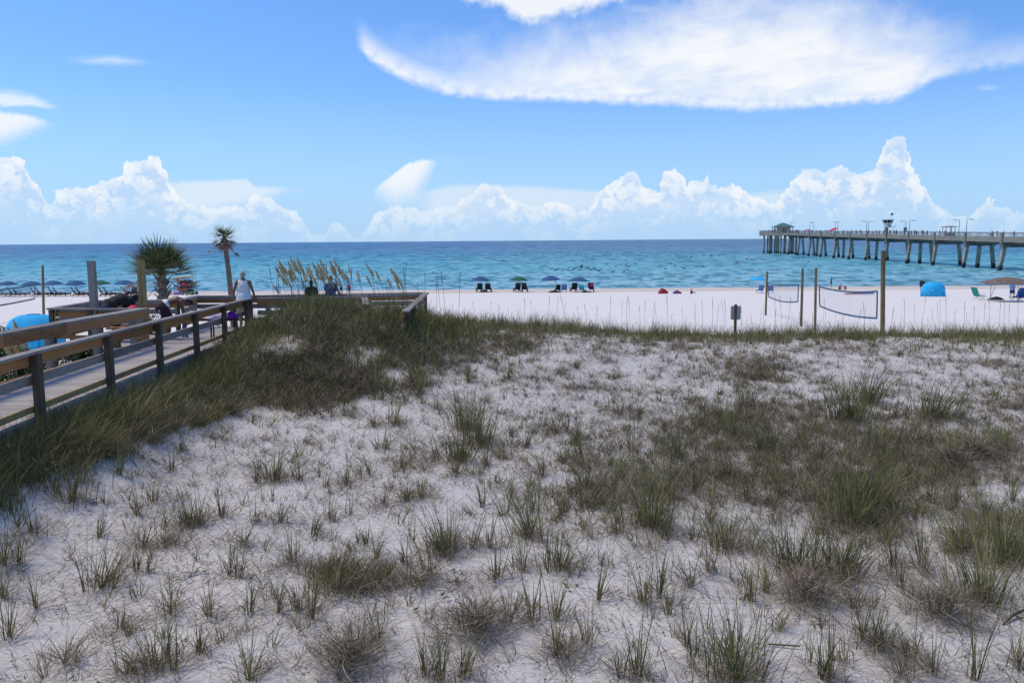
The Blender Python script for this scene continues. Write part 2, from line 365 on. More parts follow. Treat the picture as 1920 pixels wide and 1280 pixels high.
# small bright billows in front of the haze
sp1 = T.noise(T.vmul(vec, 1, 1.15, 1), .95, 7, .6, .3); vz = T.node('ShaderNodeTexVoronoi', {'Vector': T.node('ShaderNodeVectorMath', {0: vec, 1: T.node('ShaderNodeCombineXYZ', {0: T.m('MULTIPLY', n_f, .7), 1: T.m('MULTIPLY', n_p, .9), 2: 0.0}).outputs[0]}, operation='ADD').outputs[0], 'Scale': 1.7, 'Smoothness': .6}, feature='SMOOTH_F1').outputs[0]
bl = T.m('ADD', sp1, T.m('MULTIPLY', T.m('SUBTRACT', .35, vz), .5)); bm2 = T.m('MULTIPLY', T.ss(bl, .53, .60), T.ss(bl, .86, .62))
bm2 = T.m('MULTIPLY', T.m('MULTIPLY', bm2, T.ss(T.m('SUBTRACT', hc, el), .2, 1.0)), T.m('MULTIPLY', T.ss(el, .7, 1.8), T.ss(el, 6.5, 3.5)))
col = T.mix(T.m('MULTIPLY', bm2, .3), col, (.90, .94, .985))
# leaning tower
sheet([(692, 366), (702, 352), (735, 326), (762, 304), (800, 296), (822, 300), (830, 306)], [(692, 380), (740, 410), (775, 400), (800, 365), (822, 318), (830, 308)], between(700, 822, .25), .25, 2.6, .93, (.91, .94, .98), .55)
# flat clouds at the left edge
sheet([(-150, 190), (0, 204), (50, 210), (85, 222), (112, 236)], [(-150, 300), (0, 285), (60, 262), (112, 240)], between(-400, 104, .4), .35, 1.3, .9, (.91, .94, .97), .5)
sheet([(-150, 150), (0, 160), (60, 168), (132, 206)], [(-150, 215), (0, 204), (60, 206), (132, 211)], between(-400, 122, .5), .8, .35, .78, (.88, .93, .97), .8, streak2)
sheet([(100, 108), (215, 98), (320, 118)], [(100, 122), (215, 128), (320, 122)], between(150, 300, 1.0), .5, .5, .5, (.88, .93, .97), .5, streak2)
# the small cloud at the top edge
sheet([(830, -60), (1180, -60)], [(840, 2), (880, 12), (930, 20), (956, 40), (990, 56), (1040, 42), (1100, 30), (1180, 4), (1200, -10)], between(862, 1185, .6), .5, .9, .92, (.93, .955, .98), 1.3, n_p)
sheet([(1160, 5), (1250, 10)], [(1160, 24), (1210, 30), (1250, 22)], between(1175, 1235, .7), .5, .5, .35, (.88, .93, .98), .7, streak2)
sheet([(1820, 156), (1880, 160)], [(1820, 168), (1850, 174), (1880, 168)], between(1830, 1870, .5), .35, .35, .6, (.86, .92, .98), .3)
# the large anvil
up = [(600, 96), (676, 92), (700, 70), (770, 60), (900, 55), (1000, 40), (1100, 22), (1200, 0), (1350, -60), (1550, -50), (1650, -20), (1740, 10), (1810, 40), (1920, 60), (2100, 90)]
lo = [(600, 98), (676, 96), (697, 120), (735, 142), (773, 160), (840, 180), (927, 189), (1040, 192), (1240, 200), (1407, 210), (1573, 200), (1680, 192), (1722, 172), (1750, 152), (1800, 140), (1920, 124), (2100, 110)]
hu = curve(up, U0); hl = curve(lo, U0)
ev = T.m('ADD', el, T.m('ADD', T.m('MULTIPLY', T.m('SUBTRACT', streak2, .5), .28), T.m('MULTIPLY', T.m('SUBTRACT', n_p, .5), .5)))
ev2 = T.m('ADD', el, T.m('ADD', T.m('MULTIPLY', T.m('SUBTRACT', streak, .5), 2.4), T.m('MULTIPLY', T.m('SUBTRACT', n_w, .5), 3.2)))
body = T.m('MULTIPLY', T.ss(T.m('SUBTRACT', ev, hl), -.2, .95), T.ss(T.m('SUBTRACT', hu, ev2), -.8, 4.2))
rim = T.m('MULTIPLY', T.m('MULTIPLY', T.ss(T.m('SUBTRACT', ev, hl), -.15, .5), T.ss(T.m('SUBTRACT', ev, hl), 2.4, .3)), T.lerp(T.ss(n_p, .3, .6), 0, 1, .65, 1.0))
leftthin = T.lerp(T.ss(az, azel(760, 100)[0], azel(1100, 100)[0]), 0, 1, .5, 1.0)
rt = T.lerp(T.ss(az, azel(1720, 100)[0], azel(1830, 100)[0]), 0, 1, 1.0, .5)
dens = T.m('MULTIPLY', T.m('MULTIPLY', leftthin, rt), T.lerp(T.ss(T.m('ADD', T.m('MULTIPLY', streak, .3), T.m('ADD', T.m('MULTIPLY', streak2, .08), T.m('MULTIPLY', T.noise(T.vmul(vec, .5, 1, 1), .4, 6, .55, .5), .62))), .38, .56), 0, 1, .68, 1.0))
a_ = T.m('MAXIMUM', T.m('MULTIPLY', body, dens), T.m('MULTIPLY', T.m('MULTIPLY', rim, rt), .92))
a_ = T.m('MULTIPLY', T.m('MULTIPLY', a_, between(684, 2300, .5)), .97)
acol = T.mix(T.ss(T.m('ADD', T.m('MULTIPLY', streak, .6), T.m('MULTIPLY', n_w, .4)), .36, .6), (.86, .91, .985), (.95, .965, .985))
col = T.mix(a_, col, acol)
T.l.new(col, bg.inputs[0]); bg.inputs[1].default_value = 1.0
W.cycles.sampling_method = 'MANUAL'; W.cycles.sample_map_resolution = 512
# sun: veiled, so its shadows are soft
sd = bpy.data.lights.new('sun', 'SUN'); sd.energy = 2.65; sd.angle = R(16); sd.color = (1, .86, .64)
so = bpy.data.objects.new('sun', sd); COL.objects.link(so)
sdir = Vector((math.sin(SUN_AZ)*math.cos(SUN_EL), math.cos(SUN_AZ)*math.cos(SUN_EL), math.sin(SUN_EL)))
so.rotation_euler = sdir.to_track_quat('Z', 'Y').to_euler(); so.location = sdir*60
S.view_settings.view_transform = 'Standard'; S.view_settings.look = 'None'; S.view_settings.exposure = 0; S.view_settings.gamma = 1
# ================================================================== boardwalk
rx = lambda y: -6.45 - .0844*(y-11.1)         # right-hand rail line of the walk
zt = lambda y: 6.575 - .0125*(y-11.1) if y > 11 else 6.575   # top of the rails
WID = 1.66
dz_ = lambda y: float(np.interp(y, [0, 12, 16, 20, 24], [5.67, 5.67, 5.61, 5.51, 5.46])) - zt(y)
bw = empty('boardwalk', (-7.6, 11, 5.7), 0, 'weathered wooden dune boardwalk with post and board railings, widening to a platform', 'boardwalk')
bw_i = bw.matrix_world
def bpart(mb, name, mat):
    o = mb.obj(name, mat); o.parent = bw; o.matrix_parent_inverse = Matrix.Translation((7.6, -11, -5.7)); return o
ZP = 5.46                                     # platform deck
# walk boards (crosswise)
mb = MB(); y = 2.0
while y < 19.9:
    z = zt(y)+dz_(y); x = rx(y); mb.box((x-WID/2, y, z-.02+random.uniform(-.003, .003)), (WID-.11, .138, .04), rz=random.uniform(-.004, .004)+.0); y += .146
bpart(mb, 'deck', M['deck'])
mb = MB(); y = 19.95
while y < 25.0:
    x0 = -11.45; x1 = -7.2 if y < 23.6 else -7.3
    if y > 23.05: x0 = -9.6
    mb.box(((x0+x1)/2, y, ZP-.02+random.uniform(-.003, .003)), (x1-x0, .138, .04)); y += .146
x = -7.2
while x < -2.5:
    mb.box((x, 24.75, ZP-.021), (.138, 1.9, .04)); x += .146
y = 23.7
while y > 23.0:
    mb.box((-3.3, y, ZP-.02), (1.6, .138, .04)); y -= .146
bpart(mb, 'platform_deck', M['deck'])
# rim boards and joists
mb = MB()
for s in (0, 1):
    xo = -.075 if not s else -WID+.075
    for a in range(2, 24, 2):
        mb.beam((rx(a)+xo, a, zt(a)+dz_(a)-.12), (rx(a+2)+xo, a+2, zt(a+2)+dz_(a+2)-.12), .04, .15)
mb.beam((-11.5, 19.93, ZP-.16), (-8.9, 19.9, ZP-.16), .04, .22); mb.beam((-9.6, 25.1, ZP-.16), (-2.6, 25.9, ZP-.16), .04, .22)
bpart(mb, 'rim_board', M['rail_grey'])
RB = []                                       # railing runs
def post(x, y, z0, z1, w=.14, mat='post_wood', name='post', wy=None):
    mb = MB(); mb.box((x, y, (z0+z1)/2), (w, wy or w, z1-z0)); return bpart(mb, name, M[mat])
def run(pts, levels, posts, out=1, pmat='post_wood', pz0=4.6, side=0.0):
    """pts: rail line corners (x, y, ztop); levels: list of (name, drop, w, h, mat, offset)"""
    for nm, drop, w, h, mat, off in levels:
        mb = MB()
        for (xa, ya, za), (xb, yb, zb) in zip(pts[:-1], pts[1:]):
            n = max(1, round(math.dist((xa, ya), (xb, yb))/2.45)); d = Vector((yb-ya, xa-xb, 0)).normalized()*off
            for i in range(n):
                a = i/n; b = (i+1)/n-.003
                j = random.uniform(-.006, .006)
                mb.beam((xa+(xb-xa)*a+d.x, ya+(yb-ya)*a+d.y, za+(zb-za)*a-drop+j), (xa+(xb-xa)*b+d.x, ya+(yb-ya)*b+d.y, za+(zb-za)*b-drop+j*.4), w, h)
        bpart(mb, nm, M[mat])
    for p in posts: post(p[0], p[1], pz0 if len(p) < 4 else p[3], p[2], .105, pmat)
# right railing: posts outside, boards on the walk side
cap = ('cap_rail', .02, .165, .038, 'rail_grey', 0.0)
run([(rx(3), 3, zt(3)), (rx(11), 11, zt(11)), (rx(23.7), 23.7, zt(23.7))],
    [('cap_rail', .02, .16, .038, 'rail_grey', -.02), ('top_board', .125, .038, .165, 'rail_brown', -.095), ('middle_rail', .41, .038, .135, 'rail_grey', -.115), ('lower_rail', .805, .038, .09, 'post_tan', -.095)],
    [(rx(11.1+2.43*i), 11.1+2.43*i, zt(11.1+2.43*i)-.042) for i in range(-3, 6)] + [(rx(23.75), 23.75, zt(23.75)-.042)])
# left railing
L = lambda y: rx(y)-WID
run([(L(3), 3, 6.62), (L(11), 11, 6.62), (L(19.9), 19.9, 6.46)],
    [('cap_rail', .02, .29, .045, 'rail_grey', -.03), ('top_board', .135, .038, .18, 'rail_brown', .095), ('middle_rail', .42, .10, .038, 'rail_grey', .12), ('lower_rail', .82, .038, .09, 'rail_brown', .095)],
    [(L(14.95-2.05*i)-.0, 14.95-2.05*i, min(6.62, 6.62-.018*(3.95-2.05*i))-.045) for i in range(-2, 6)], pmat='post_greywood')
# platform railing on the left
run([(-8.95, 19.92, 6.44), (-11.35, 20.3, 6.44), (-11.6, 23.15, 6.43), (-9.35, 23.15, 6.43), (-9.55, 24.9, 6.43), (-7.4, 25.0, 6.42), (-2.68, 25.85, 6.42)],
    [('cap_rail', .02, .2, .038, 'rail_grey', 0), ('face_board', .075, .04, .072, 'rail_grey', .115), ('top_board', .17, .038, .115, 'rail_brown', .09), ('middle_rail', .32, .038, .14, 'rail_grey', .09), ('lower_rail', .72, .038, .09, 'rail_brown', .09)],
    [(-11.35, 20.34, 6.398), (-10.3, 20.12, 6.398), (-11.6, 21.7, 6.398), (-11.55, 23.1, 6.398), (-9.4, 23.2, 6.398), (-9.55, 24.85, 6.398), (-8.4, 24.98, 6.398), (-7.4, 25.06, 6.398), (-6.0, 25.3, 6.398), (-4.4, 25.6, 6.398), (-2.7, 25.8, 6.398)])
# branch walk running back into the dune
run([(-2.66, 25.8, 6.42), (-2.46, 19.0, 6.41)], [('cap_rail', .02, .17, .036, 'rail_grey', 0), ('top_board', .125, .038, .165, 'rail_brown', .09), ('middle_rail', .42, .038, .13, 'rail_grey', .09), ('lower_rail', .74, .038, .09, 'rail_grey', .09)],
    [(-2.62, 23.6, 6.40), (-2.56, 21.6, 6.40), (-2.5, 19.9, 6.40)], pmat='post_greywood')
run([(-4.28, 24.0, 6.41), (-3.75, 21.2, 6.41)], [('cap_rail', .02, .17, .036, 'rail_grey', 0), ('top_board', .125, .038, .165, 'rail_brown', -.09), ('lower_rail', .7, .038, .09, 'rail_grey', -.09)],
    [(-4.25, 23.8, 6.40), (-3.8, 21.4, 6.40)])
run([(-7.3, 23.75, 6.42), (-4.3, 24.0, 6.41)], [('cap_rail', .02, .17, .038, 'rail_grey', 0), ('top_board', .125, .038, .165, 'rail_brown', .09), ('middle_rail', .42, .038, .13, 'rail_grey', .09)],
    [(-6.6, 23.82, 6.40), (-5.4, 23.9, 6.40)])
# the two tall posts
pA = PZ(173, 640, ZP); qa = P(172, 489, 20.25)
p = post(qa.x, 20.22, 4.6, qa.z, .15, 'post_greywood', 'tall_pole', .15); p['label'] = 'thick grey round-edged pole rising above the platform rail'
mb = MB(); mb.cyl((qa.x+.09, 20.15, qa.z-.3), (qa.x+.19, 20.15, qa.z-.3), .008, n=6); bpart(mb, 'hook', M['post_wood'])
qb = P(263, 486, 21.1)
mb = MB(); mb.box((qb.x-.038, 21.1, (5.2+qb.z)/2), (.075, .13, qb.z-5.2)); mb.box((qb.x+.04, 21.12, (5.2+qb.z-.03)/2), (.07, .14, qb.z-.03-5.2))
p = bpart(mb, 'tall_pole', M['post_tan']); p['label'] = 'square tan double post beside the end of the rail'
# benches/brown boxes on the platform, seen through the rail
mb = MB(); mb.box((-9.75, 20.25, ZP+.24), (.14, .14, .5)); mb.box((-9.15, 20.1, ZP+.24), (.14, .14, .5)); mb.box((-9.45, 20.3, ZP+.47), (1.0, .3, .04)); bpart(mb, 'bench', M['rail_brown'])

# ================================================================== pier
def pl(y): return 97.3 + .0968*y              # its near edge
PW = 7.2; ydir = Vector((.0968, 1, 0)).normalized(); xdir = Vector((ydir.y, -ydir.x, 0))
z1 = P(1890, 436.5, 193).z; z2 = P(1430, 432.2, 472).z
def prz(y): return z1 + (z2-z1)*(y-193)/(472-193)   # rail top
pier = empty('fishing_pier', (pl(300), 300, 0), 0, 'long grey concrete fishing pier on battered piles reaching out into the sea', 'pier')
pinv = Matrix.Translation((-pl(300), -300, 0))
def ppart(mb, name, mat, par=None):
    o = mb.obj(name, mat); o.parent = par or pier; o.matrix_parent_inverse = pinv if par is None else Matrix(); return o
YB = [197.4 + 19.45*k for k in range(-3, 12)]
Y0, Y1 = YB[0]-4, 428.0
def pp(y, off, dz): v = Vector((pl(y), y, 0)) + xdir*off; return (v.x, v.y, prz(y)+dz)
mb = MB(); mb.beam(pp(Y0, PW/2, -1.35), pp(Y1, PW/2, -1.35), PW-.5, .3); ppart(mb, 'deck', M['concrete'])
for off in (0.12, PW-.12):
    mb = MB()
    for a, b in zip(YB[:-1], YB[1:]): mb.beam(pp(a+.45, off, -1.68), pp(b-.45, off, -1.68), .25, 1.12)
    mb.beam(pp(YB[-1]+.45, off, -1.68), pp(Y1, off, -1.68), .25, 1.12)
    ppart(mb, 'edge_beam', M['concrete'])
for off in (2.3, PW-2.3):
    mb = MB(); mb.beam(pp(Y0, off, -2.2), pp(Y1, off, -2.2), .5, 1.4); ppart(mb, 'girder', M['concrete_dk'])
M['rail_metal'] = plain('pier_rail_metal', (.22, .2, .19), .6, .1)
for off in (.02, PW-.02):
    mb = MB()
    mb.beam(pp(Y0, off, 0), pp(430, off, 0), .16, .07); mb.beam(pp(Y0, off, -.95), pp(430, off, -.95), .06, .05)
    mb.beam(pp(Y0, off, -.2), pp(430, off, -.2), .06, .05)
    yy = Y0
    while yy < 430:
        p0 = Vector(pp(yy, off, -1.1)); mb.box((p0.x, p0.y, prz(yy)-.55), (.035, .035, 1.05)); yy += .42
    ppart(mb, 'railing', M['rail_metal'])
for k, yb in enumerate(YB):
    mb = MB(); v = Vector((pl(yb), yb, 0)); rz = math.atan2(xdir.y, xdir.x); c = v - xdir*.12
    mb.box((c.x, c.y, prz(yb)-1.2), (.42, .9, 2.5), rz=rz); ppart(mb, 'pilaster', M['concrete'])
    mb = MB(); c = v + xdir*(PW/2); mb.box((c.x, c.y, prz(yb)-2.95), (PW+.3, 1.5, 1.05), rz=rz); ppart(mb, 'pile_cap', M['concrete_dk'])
    z0 = prz(yb)-3.4; w = .78
    offs = [(.55, -1.1), (PW-.6, 1.2)]
    if k % 2 == 0: offs.append((PW*.5, 0.0))
    for o_, lean in offs:
        a = v + xdir*o_; b = v + xdir*(o_+lean) + ydir*(0.9 if lean == 0 and k % 4 == 0 else 0)
        mb = MB(); mb.beam((a.x, a.y, z0), (b.x, b.y, -3), w, w, up=(0, 1, 0)); ppart(mb, 'pile', M['pile'])
# head of the pier
hb = []
def hp(y, off): v = Vector((pl(y), y, 0)) + xdir*off; return v
mb = MB()
poly = [hp(427, 0), hp(433, -2.8), hp(470, -2.8), hp(477, 1), hp(477, PW-1), hp(470, PW+2.8), hp(433, PW+2.8), hp(427, PW)]
zd = prz(450)-1.2
vs = [(q.x, q.y, zd) for q in poly] + [(q.x, q.y, zd-1.5) for q in poly]; n = len(poly)
mb.add(vs, [tuple(range(n)), tuple(range(n, 2*n))[::-1]] + [(i, i+n, (i+1) % n+n, (i+1) % n) for i in range(n)]); ppart(mb, 'head_platform', M['concrete'])
mb = MB()
for i in range(n):
    a, b = poly[i], poly[(i+1) % n]
    if i == n-1: continue
    mb.beam((a.x, a.y, zd+1.2), (b.x, b.y, zd+1.2), .12, .09); mb.beam((a.x, a.y, zd+.5), (b.x, b.y, zd+.5), .06, .3)
    m_ = int((b-a).length/.6)
    for j in range(m_+1): q = a.lerp(b, j/max(1, m_)); mb.box((q.x, q.y, zd+.6), (.06, .06, 1.2))
ppart(mb, 'railing', M['rail_metal'])
for yy_ in (431, 445, 459, 474):
    for o_ in ((-2.2, 1.5, 5.5, 9.2) if yy_ not in (431, 474) else (.6, 2.8, 5, 6.8)):
        q = hp(yy_, o_); mb = MB(); mb.box((q.x, q.y, (zd-1.5-3)/2), (.68, .68, zd-1.5+3)); ppart(mb, 'pile', M['pile'])
# pavilion with the green roof at the head
M['roof_green'] = plain('green_metal_roof', (.07, .18, .155), .5, .12, .5)
M['wall_cream'] = plain('cream_wall', (.62, .57, .49), .8, .08, .6); M['dark'] = plain('dark_opening', (.03, .028, .03), .6, .1)
M['white'] = plain('white_paint', (.78, .78, .76), .5, .05); M['glass_dk'] = plain('dark_window_glass', (.015, .017, .02), .1, .05)
pc = hp(441, PW/2); RZP = math.atan2(xdir.y, xdir.x)
pav = empty('pavilion', (pc.x, pc.y, zd), RZP, 'small pavilion with a green hipped roof on the far end of the pier', 'pavilion')
zr = P(1465, 425.6, 441).z - zd; zk = P(1465, 418.0, 441).z - zd
mb = MB(); mb.box((.3, 0, zr/2), (6.2, 4.2, zr)); mb.obj('wall', M['wall_cream'], pav)
mb = MB(); w, d = 5.3, 4.0
mb.add([(-w, -d, zr), (w, -d, zr), (w, d, zr), (-w, d, zr), (-.6, 0, zk), (.6, 0, zk), (-w, -d, zr-.2), (w, -d, zr-.2), (w, d, zr-.2), (-w, d, zr-.2)],
       [(0, 1, 5, 4), (1, 2, 5), (2, 3, 4, 5), (3, 0, 4), (0, 6, 7, 1), (1, 7, 8, 2), (2, 8, 9, 3), (3, 9, 6, 0), (6, 9, 8, 7)]); mb.obj('roof', M['roof_green'], pav)
for sx_ in (-4.6, -3.6, 4.3):
    for sy_ in (-3.2, 3.2): mb = MB(); mb.box((sx_, sy_, zr/2), (.28, .28, zr-.1)); mb.obj('post', M['rail_metal'], pav)
for sx_ in (-.4, .9): mb = MB(); mb.box((sx_, -2.13, 1.0), (.9, .08, 1.9)); mb.obj('door', M['rail_brown'], pav)
# lifeguard tower
ty = 285.6; tc = hp(ty, PW/2+.2); td = prz(ty)-1.2
tower = empty('lifeguard_tower', (tc.x, tc.y, td), RZP, 'white lifeguard tower with dark slanted windows standing on the pier deck', 'tower')
def TZ(row): return P(1657, row, ty).z - td
mb = MB(); mb.cyl((-.35, 0, 0), (-.35, 0, TZ(426.5)), .62, n=14); mb.obj('column', M['concrete'], tower)
M['shade_green'] = plain('green_trim', (.03, .25, .17), .5)
mb = MB()
def frustum(mb, z0, r0, z1, r1, n=8, mi=0):
    vs = [(r*math.cos(2*math.pi*(i+.5)/n), r*math.sin(2*math.pi*(i+.5)/n), z) for z, r in ((z0, r0), (z1, r1)) for i in range(n)]
    mb.add(vs, [(i, (i+1) % n, n+(i+1) % n, n+i) for i in range(n)] + [tuple(range(n))[::-1], tuple(range(n, 2*n))], mi)
frustum(mb, TZ(426.6), 1.05, TZ(418.2), 1.38); mb.obj('cabin', M['white'], tower)
mb = MB(); frustum(mb, TZ(418.2), 1.39, TZ(412.6), 1.72); w_ = mb.obj('window', M['glass_dk'], tower)
mb = MB()
for i in range(8):
    g_ = 2*math.pi*(i+.5)/8; mb.beam((1.42*math.cos(g_), 1.42*math.sin(g_), TZ(418.2)), (1.75*math.cos(g_), 1.75*math.sin(g_), TZ(412.6)), .14, .14)
fr = mb.obj('frame', M['white']); fr.parent = w_
mb = MB(); frustum(mb, TZ(412.6), 1.95, TZ(411.9), 2.0); frustum(mb, TZ(411.9), 1.9, TZ(410.9), .5); mb.obj('roof', M['white'], tower)
mb = MB(); mb.box((1.6, -.2, TZ(425.2)), (1.7, 1.2, .15)); mb.box((2.4, -.2, TZ(422.5)), (.05, 1.2, .06)); mb.box((2.4, -.75, TZ(423.8)), (.06, .06, .55)); mb.box((2.4, .35, TZ(423.8)), (.06, .06, .55))
for k in range(9): mb.box((2.2+.0*k, 0.9+.3*k, TZ(425.2)-.32*(k+1)), (.8, .3, .05))
mb.obj('stair', M['white'], tower)
mb = MB(); mb.box((-.1, -1.17, TZ(421)), (.5, .06, .3)); mb.obj('lamp', M['glass_dk'], tower)
M['red'] = plain('red_cloth', (.5, .03, .035), .7)
mb = MB(); mb.box((.1, -1.12, TZ(424.2)), (1.1, .1, .22)); mb.obj('rescue_float', M['red'], tower)
M['flagteal'] = plain('teal_flag_cloth', (.02, .30, .30), .8); M['metal'] = plain('grey_metal', (.3, .3, .31), .5, .05, metal=.4)
fp = Vector((tc.x+.9, tc.y, td+TZ(411)))
flag = empty('flag', fp, RZP, 'small teal beach warning flag flying above the lifeguard tower', 'flag')
mb = MB(); mb.cyl((0, 0, 0), (0, 0, 2.1), .035, n=6); mb.obj('flag_pole', M['metal'], flag)
mb = MB(); nn = 8
vs = [(.04+.12*i, .06*math.sin(i*1.1), 1.25+.8*j + .01*i) for j in (0, 1) for i in range(nn)]; mb.add(vs, [(i, i+1, nn+i+1, nn+i) for i in range(nn-1)])
fo = mb.obj('cloth', M['flagteal'], flag); md = fo.modifiers.new('solid', 'SOLIDIFY'); md.thickness = .02
# sun shelter
cy_ = 236.; cc = hp(cy_, PW/2); cd = prz(cy_)-1.2
shel = empty('sun_shelter', (cc.x, cc.y, cd), RZP, 'low flat-roofed sun shelter on thin posts, on the near half of the pier', 'shelter')
zt_ = P(1772, 424.8, cy_).z - cd
mb = MB(); frustum(mb, zt_-.18, 2.4, zt_, 2.3, 4); frustum(mb, zt_, 2.1, zt_+.18, .4, 4); mb.obj('roof', M['concrete'], shel)
for a_, b_ in ((-1.2, -1.1), (0, -1.1), (1.2, -1.1), (-1.2, 1.1), (1.2, 1.1)): mb = MB(); mb.box((a_, b_, zt_/2-.05), (.14, .14, zt_-.2)); mb.obj('post', M['concrete'], shel)
mb = MB(); mb.box((0, 0, .5), (3.0, 1.6, 1.0)); mb.obj('bench', M['wall_cream'], shel)
# lamp posts
def lamp_proto(h):
    t = empty('street_lamp', (0, 0, 0)); mb = MB(); mb.cyl((0, 0, 0), (0, 0, 1), .085, .06, n=8); mb.obj('pole', M['metal'], t)
    mb = MB(); mb.box((.4, 0, .985), (.8, .12, .02)); mb.box((.95, 0, .98), (.75, .32, .035)); mb.obj('lamp_head', M['metal'], t); return t
lp = lamp_proto(1); first = True
lamps = [(1480, 417, 0, 1, 'tall lamp behind the green roofed pavilion at the pier end'), (1515, 416.5, 0, 1, 'left one of the close lamp pair right of the pavilion'), (1521.5, 417, 1, -1, 'right one of the close lamp pair right of the pavilion'),
         (1562, 415.8, 0, 1, 'left lamp of the middle pair on the pier'), (1566, 416, 1, -1, 'right lamp of the middle pair on the pier'), (1620.5, 414.2, 0, -1, 'lamp left of the lifeguard tower with its arm to the left'), (1622.5, 414.8, 1, 1, 'lamp left of the lifeguard tower with its arm to the right'),
         (1693, 414.3, 0, -1, 'lamp right of the lifeguard tower carrying a small sign'), (1700.5, 413, 0, 1, 'lamp with dark head second to the right of the lifeguard tower'),
         (1790.5, 412, 1, -1, 'lamp just right of the sun shelter, arm to the left'), (1806.5, 410.8, 0, 1, 'rightmost and tallest lamp on the pier, arm to the right')]
for px_, row, side, arm, lab in lamps:
    q_ = (px_-960)/F; y_ = ((97.3 + (PW-.3)*side + .15) / (q_-.0968)); b_ = Vector(pp(y_, .15 + (PW-.3)*side, -1.2)); h_ = P(px_, row, y_).z - b_.z
    t = lp if first else copy_tree(lp); first = False
    t.location = b_; t.rotation_euler = (0, 0, RZP if arm > 0 else RZP+math.pi); t.scale = (1.25, 1.25, h_)
    tag(t, 'grey ' + lab, 'lamp', 'lamps along the pier')
    if px_ == 1693:
        sb = MB(); sb.box((0, -.15, .42), (.8, .06, .3)); s_ = sb.obj('sign', M['metal'], t)
# red umbrellas on the pier
def umbrella_proto(name, mat, n=8, r=1.2, rise=.42, h=2.15, edge=.1):
    t = empty(name, (0, 0, 0)); mb = MB(); mb.cyl((0, 0, -.15), (0, 0, h+.06), .022, n=6); mb.obj('pole', M['white'] if name == 'beach_umbrella' else M['metal'], t)
    mb = MB(); rings = [(0.0, rise), (.25, rise*.93), (.5, rise*.72), (.78, rise*.36), (1, 0.0)]; N = n*2; vs = [(0, 0, h)]
    for q, z in rings[1:]:
        for i in range(N):
            k_ = 1.0 if i % 2 == 0 else .955; g_ = 2*math.pi*i/N; vs.append((r*q*k_*math.cos(g_), r*q*k_*math.sin(g_), h-rise+z+(0 if i % 2 == 0 else .02*q)))
    for i in range(N):
        g_ = 2*math.pi*i/N; k_ = 1.0 if i % 2 == 0 else .955; vs.append((r*k_*math.cos(g_), r*k_*math.sin(g_), h-rise-edge*.6))
    fs = [(0, 1+i, 1+(i+1) % N) for i in range(N)]
    for q in range(4):
        for i in range(N): a = 1+q*N+i; b = 1+q*N+(i+1) % N; fs.append((a, a+N, b+N, b))
    mb.add(vs, fs); o = mb.obj('canopy', mat, t, smooth=False); md = o.modifiers.new('solid', 'SOLIDIFY'); md.thickness = .015
    mb = MB()
    for i in range(n):
        g_ = 2*math.pi*i/n; mb.cyl((0, 0, h-rise*1.3), (r*.6*math.cos(g_), r*.6*math.sin(g_), h-rise*.55), .008, n=4)
    mb.obj('rib', M['metal'], t); return t
def cloth(name, c): return plain(name, c, .85, .1, 3)
M['c_navy'] = cloth('navy_umbrella_cloth', (.022, .09, .22)); M['c_green'] = cloth('green_umbrella_cloth', (.012, .105, .06)); M['c_cyan'] = cloth('cyan_blue_cloth', (.02, .42, .74)); M['c_red'] = cloth('red_umbrella_cloth', (.6, .015, .05))
ured = umbrella_proto('parasol', M['c_red'], r=1.5, h=1.9)
for i, (px_, row, sc, tilt, lab) in enumerate([(1512, 429.3, 1.0, 0, 'red parasol open over the pier rail below the paired lamps'), (1562, 431.5, 1.3, -.35, 'tilted red and white parasol leaning on the pier rail')]):
    t = ured if i == 0 else copy_tree(ured); q_ = (px_-960)/F; y_ = (97.3+1.6)/(q_-.0968); b_ = Vector(pp(y_, 1.6, -1.2)); t.location = b_; t.scale = (sc, sc, sc); t.rotation_euler = (0, tilt, 0)
    tag(t, lab, 'parasol', 'red parasols on the pier')

# ================================================================== beach furniture
def onbeach(px, row):                         # point of the sand seen at that pixel
    q = G(np.array([px], float), np.array([row], float), 160)[0]; return Vector(q)
unav = umbrella_proto('beach_umbrella', M['c_navy'], r=1.3, rise=.52, h=2.2); ugrn = umbrella_proto('beach_umbrella', M['c_green'], r=1.3, rise=.52, h=2.2)
ulist = [(-6, 534.5, 555, 0, 'navy umbrella cut by the left edge of the photo', 1), (16, 533.5, 556, 0, 'leftmost fully visible navy umbrella over beach loungers', 1), (61, 533.5, 556, 0, 'navy umbrella just left of the thin volleyball pole', 1), (101, 532.5, 555.5, 0, 'navy umbrella just right of the thin volleyball pole', 1), (143, 532, 555.5, 0, 'navy umbrella just left of the thick grey pole', 1), (190, 532, 555.5, 1, 'green umbrella between the two tall poles of the boardwalk', 1), (235, 531.5, 555, 0, 'navy umbrella just left of the tan post and big palm', 1),
         (900, 518.3, 547, 0, 'leftmost navy umbrella of the centre row, over two black chairs', 0), (972, 518.3, 547.5, 1, 'green umbrella of the centre row, over two black chairs', 0), (1033, 516.8, 548, 0, 'navy umbrella of the centre row with a striped lounger beneath', 0), (1084, 519.2, 548, 0, 'rightmost navy umbrella of the centre row, beside a pink towel', 0)]
fa = {0: True, 1: True}
for px_, top, base, kind, lab, lf in ulist:
    q = onbeach(px_, base); top_z = P(px_, top if not lf else top-6.5, q.y).z
    pr = (ugrn if kind else unav); t = pr if fa[kind] else copy_tree(pr); fa[kind] = False
    t.location = q; s_ = (top_z-q.z)/2.2; t.scale = (1.06, 1.06, s_); t.rotation_euler = (random.uniform(-.03, .03), random.uniform(-.03, .03), random.uniform(0, .6))
    tag(t, lab, 'beach umbrella', 'rental umbrellas along the waterline')
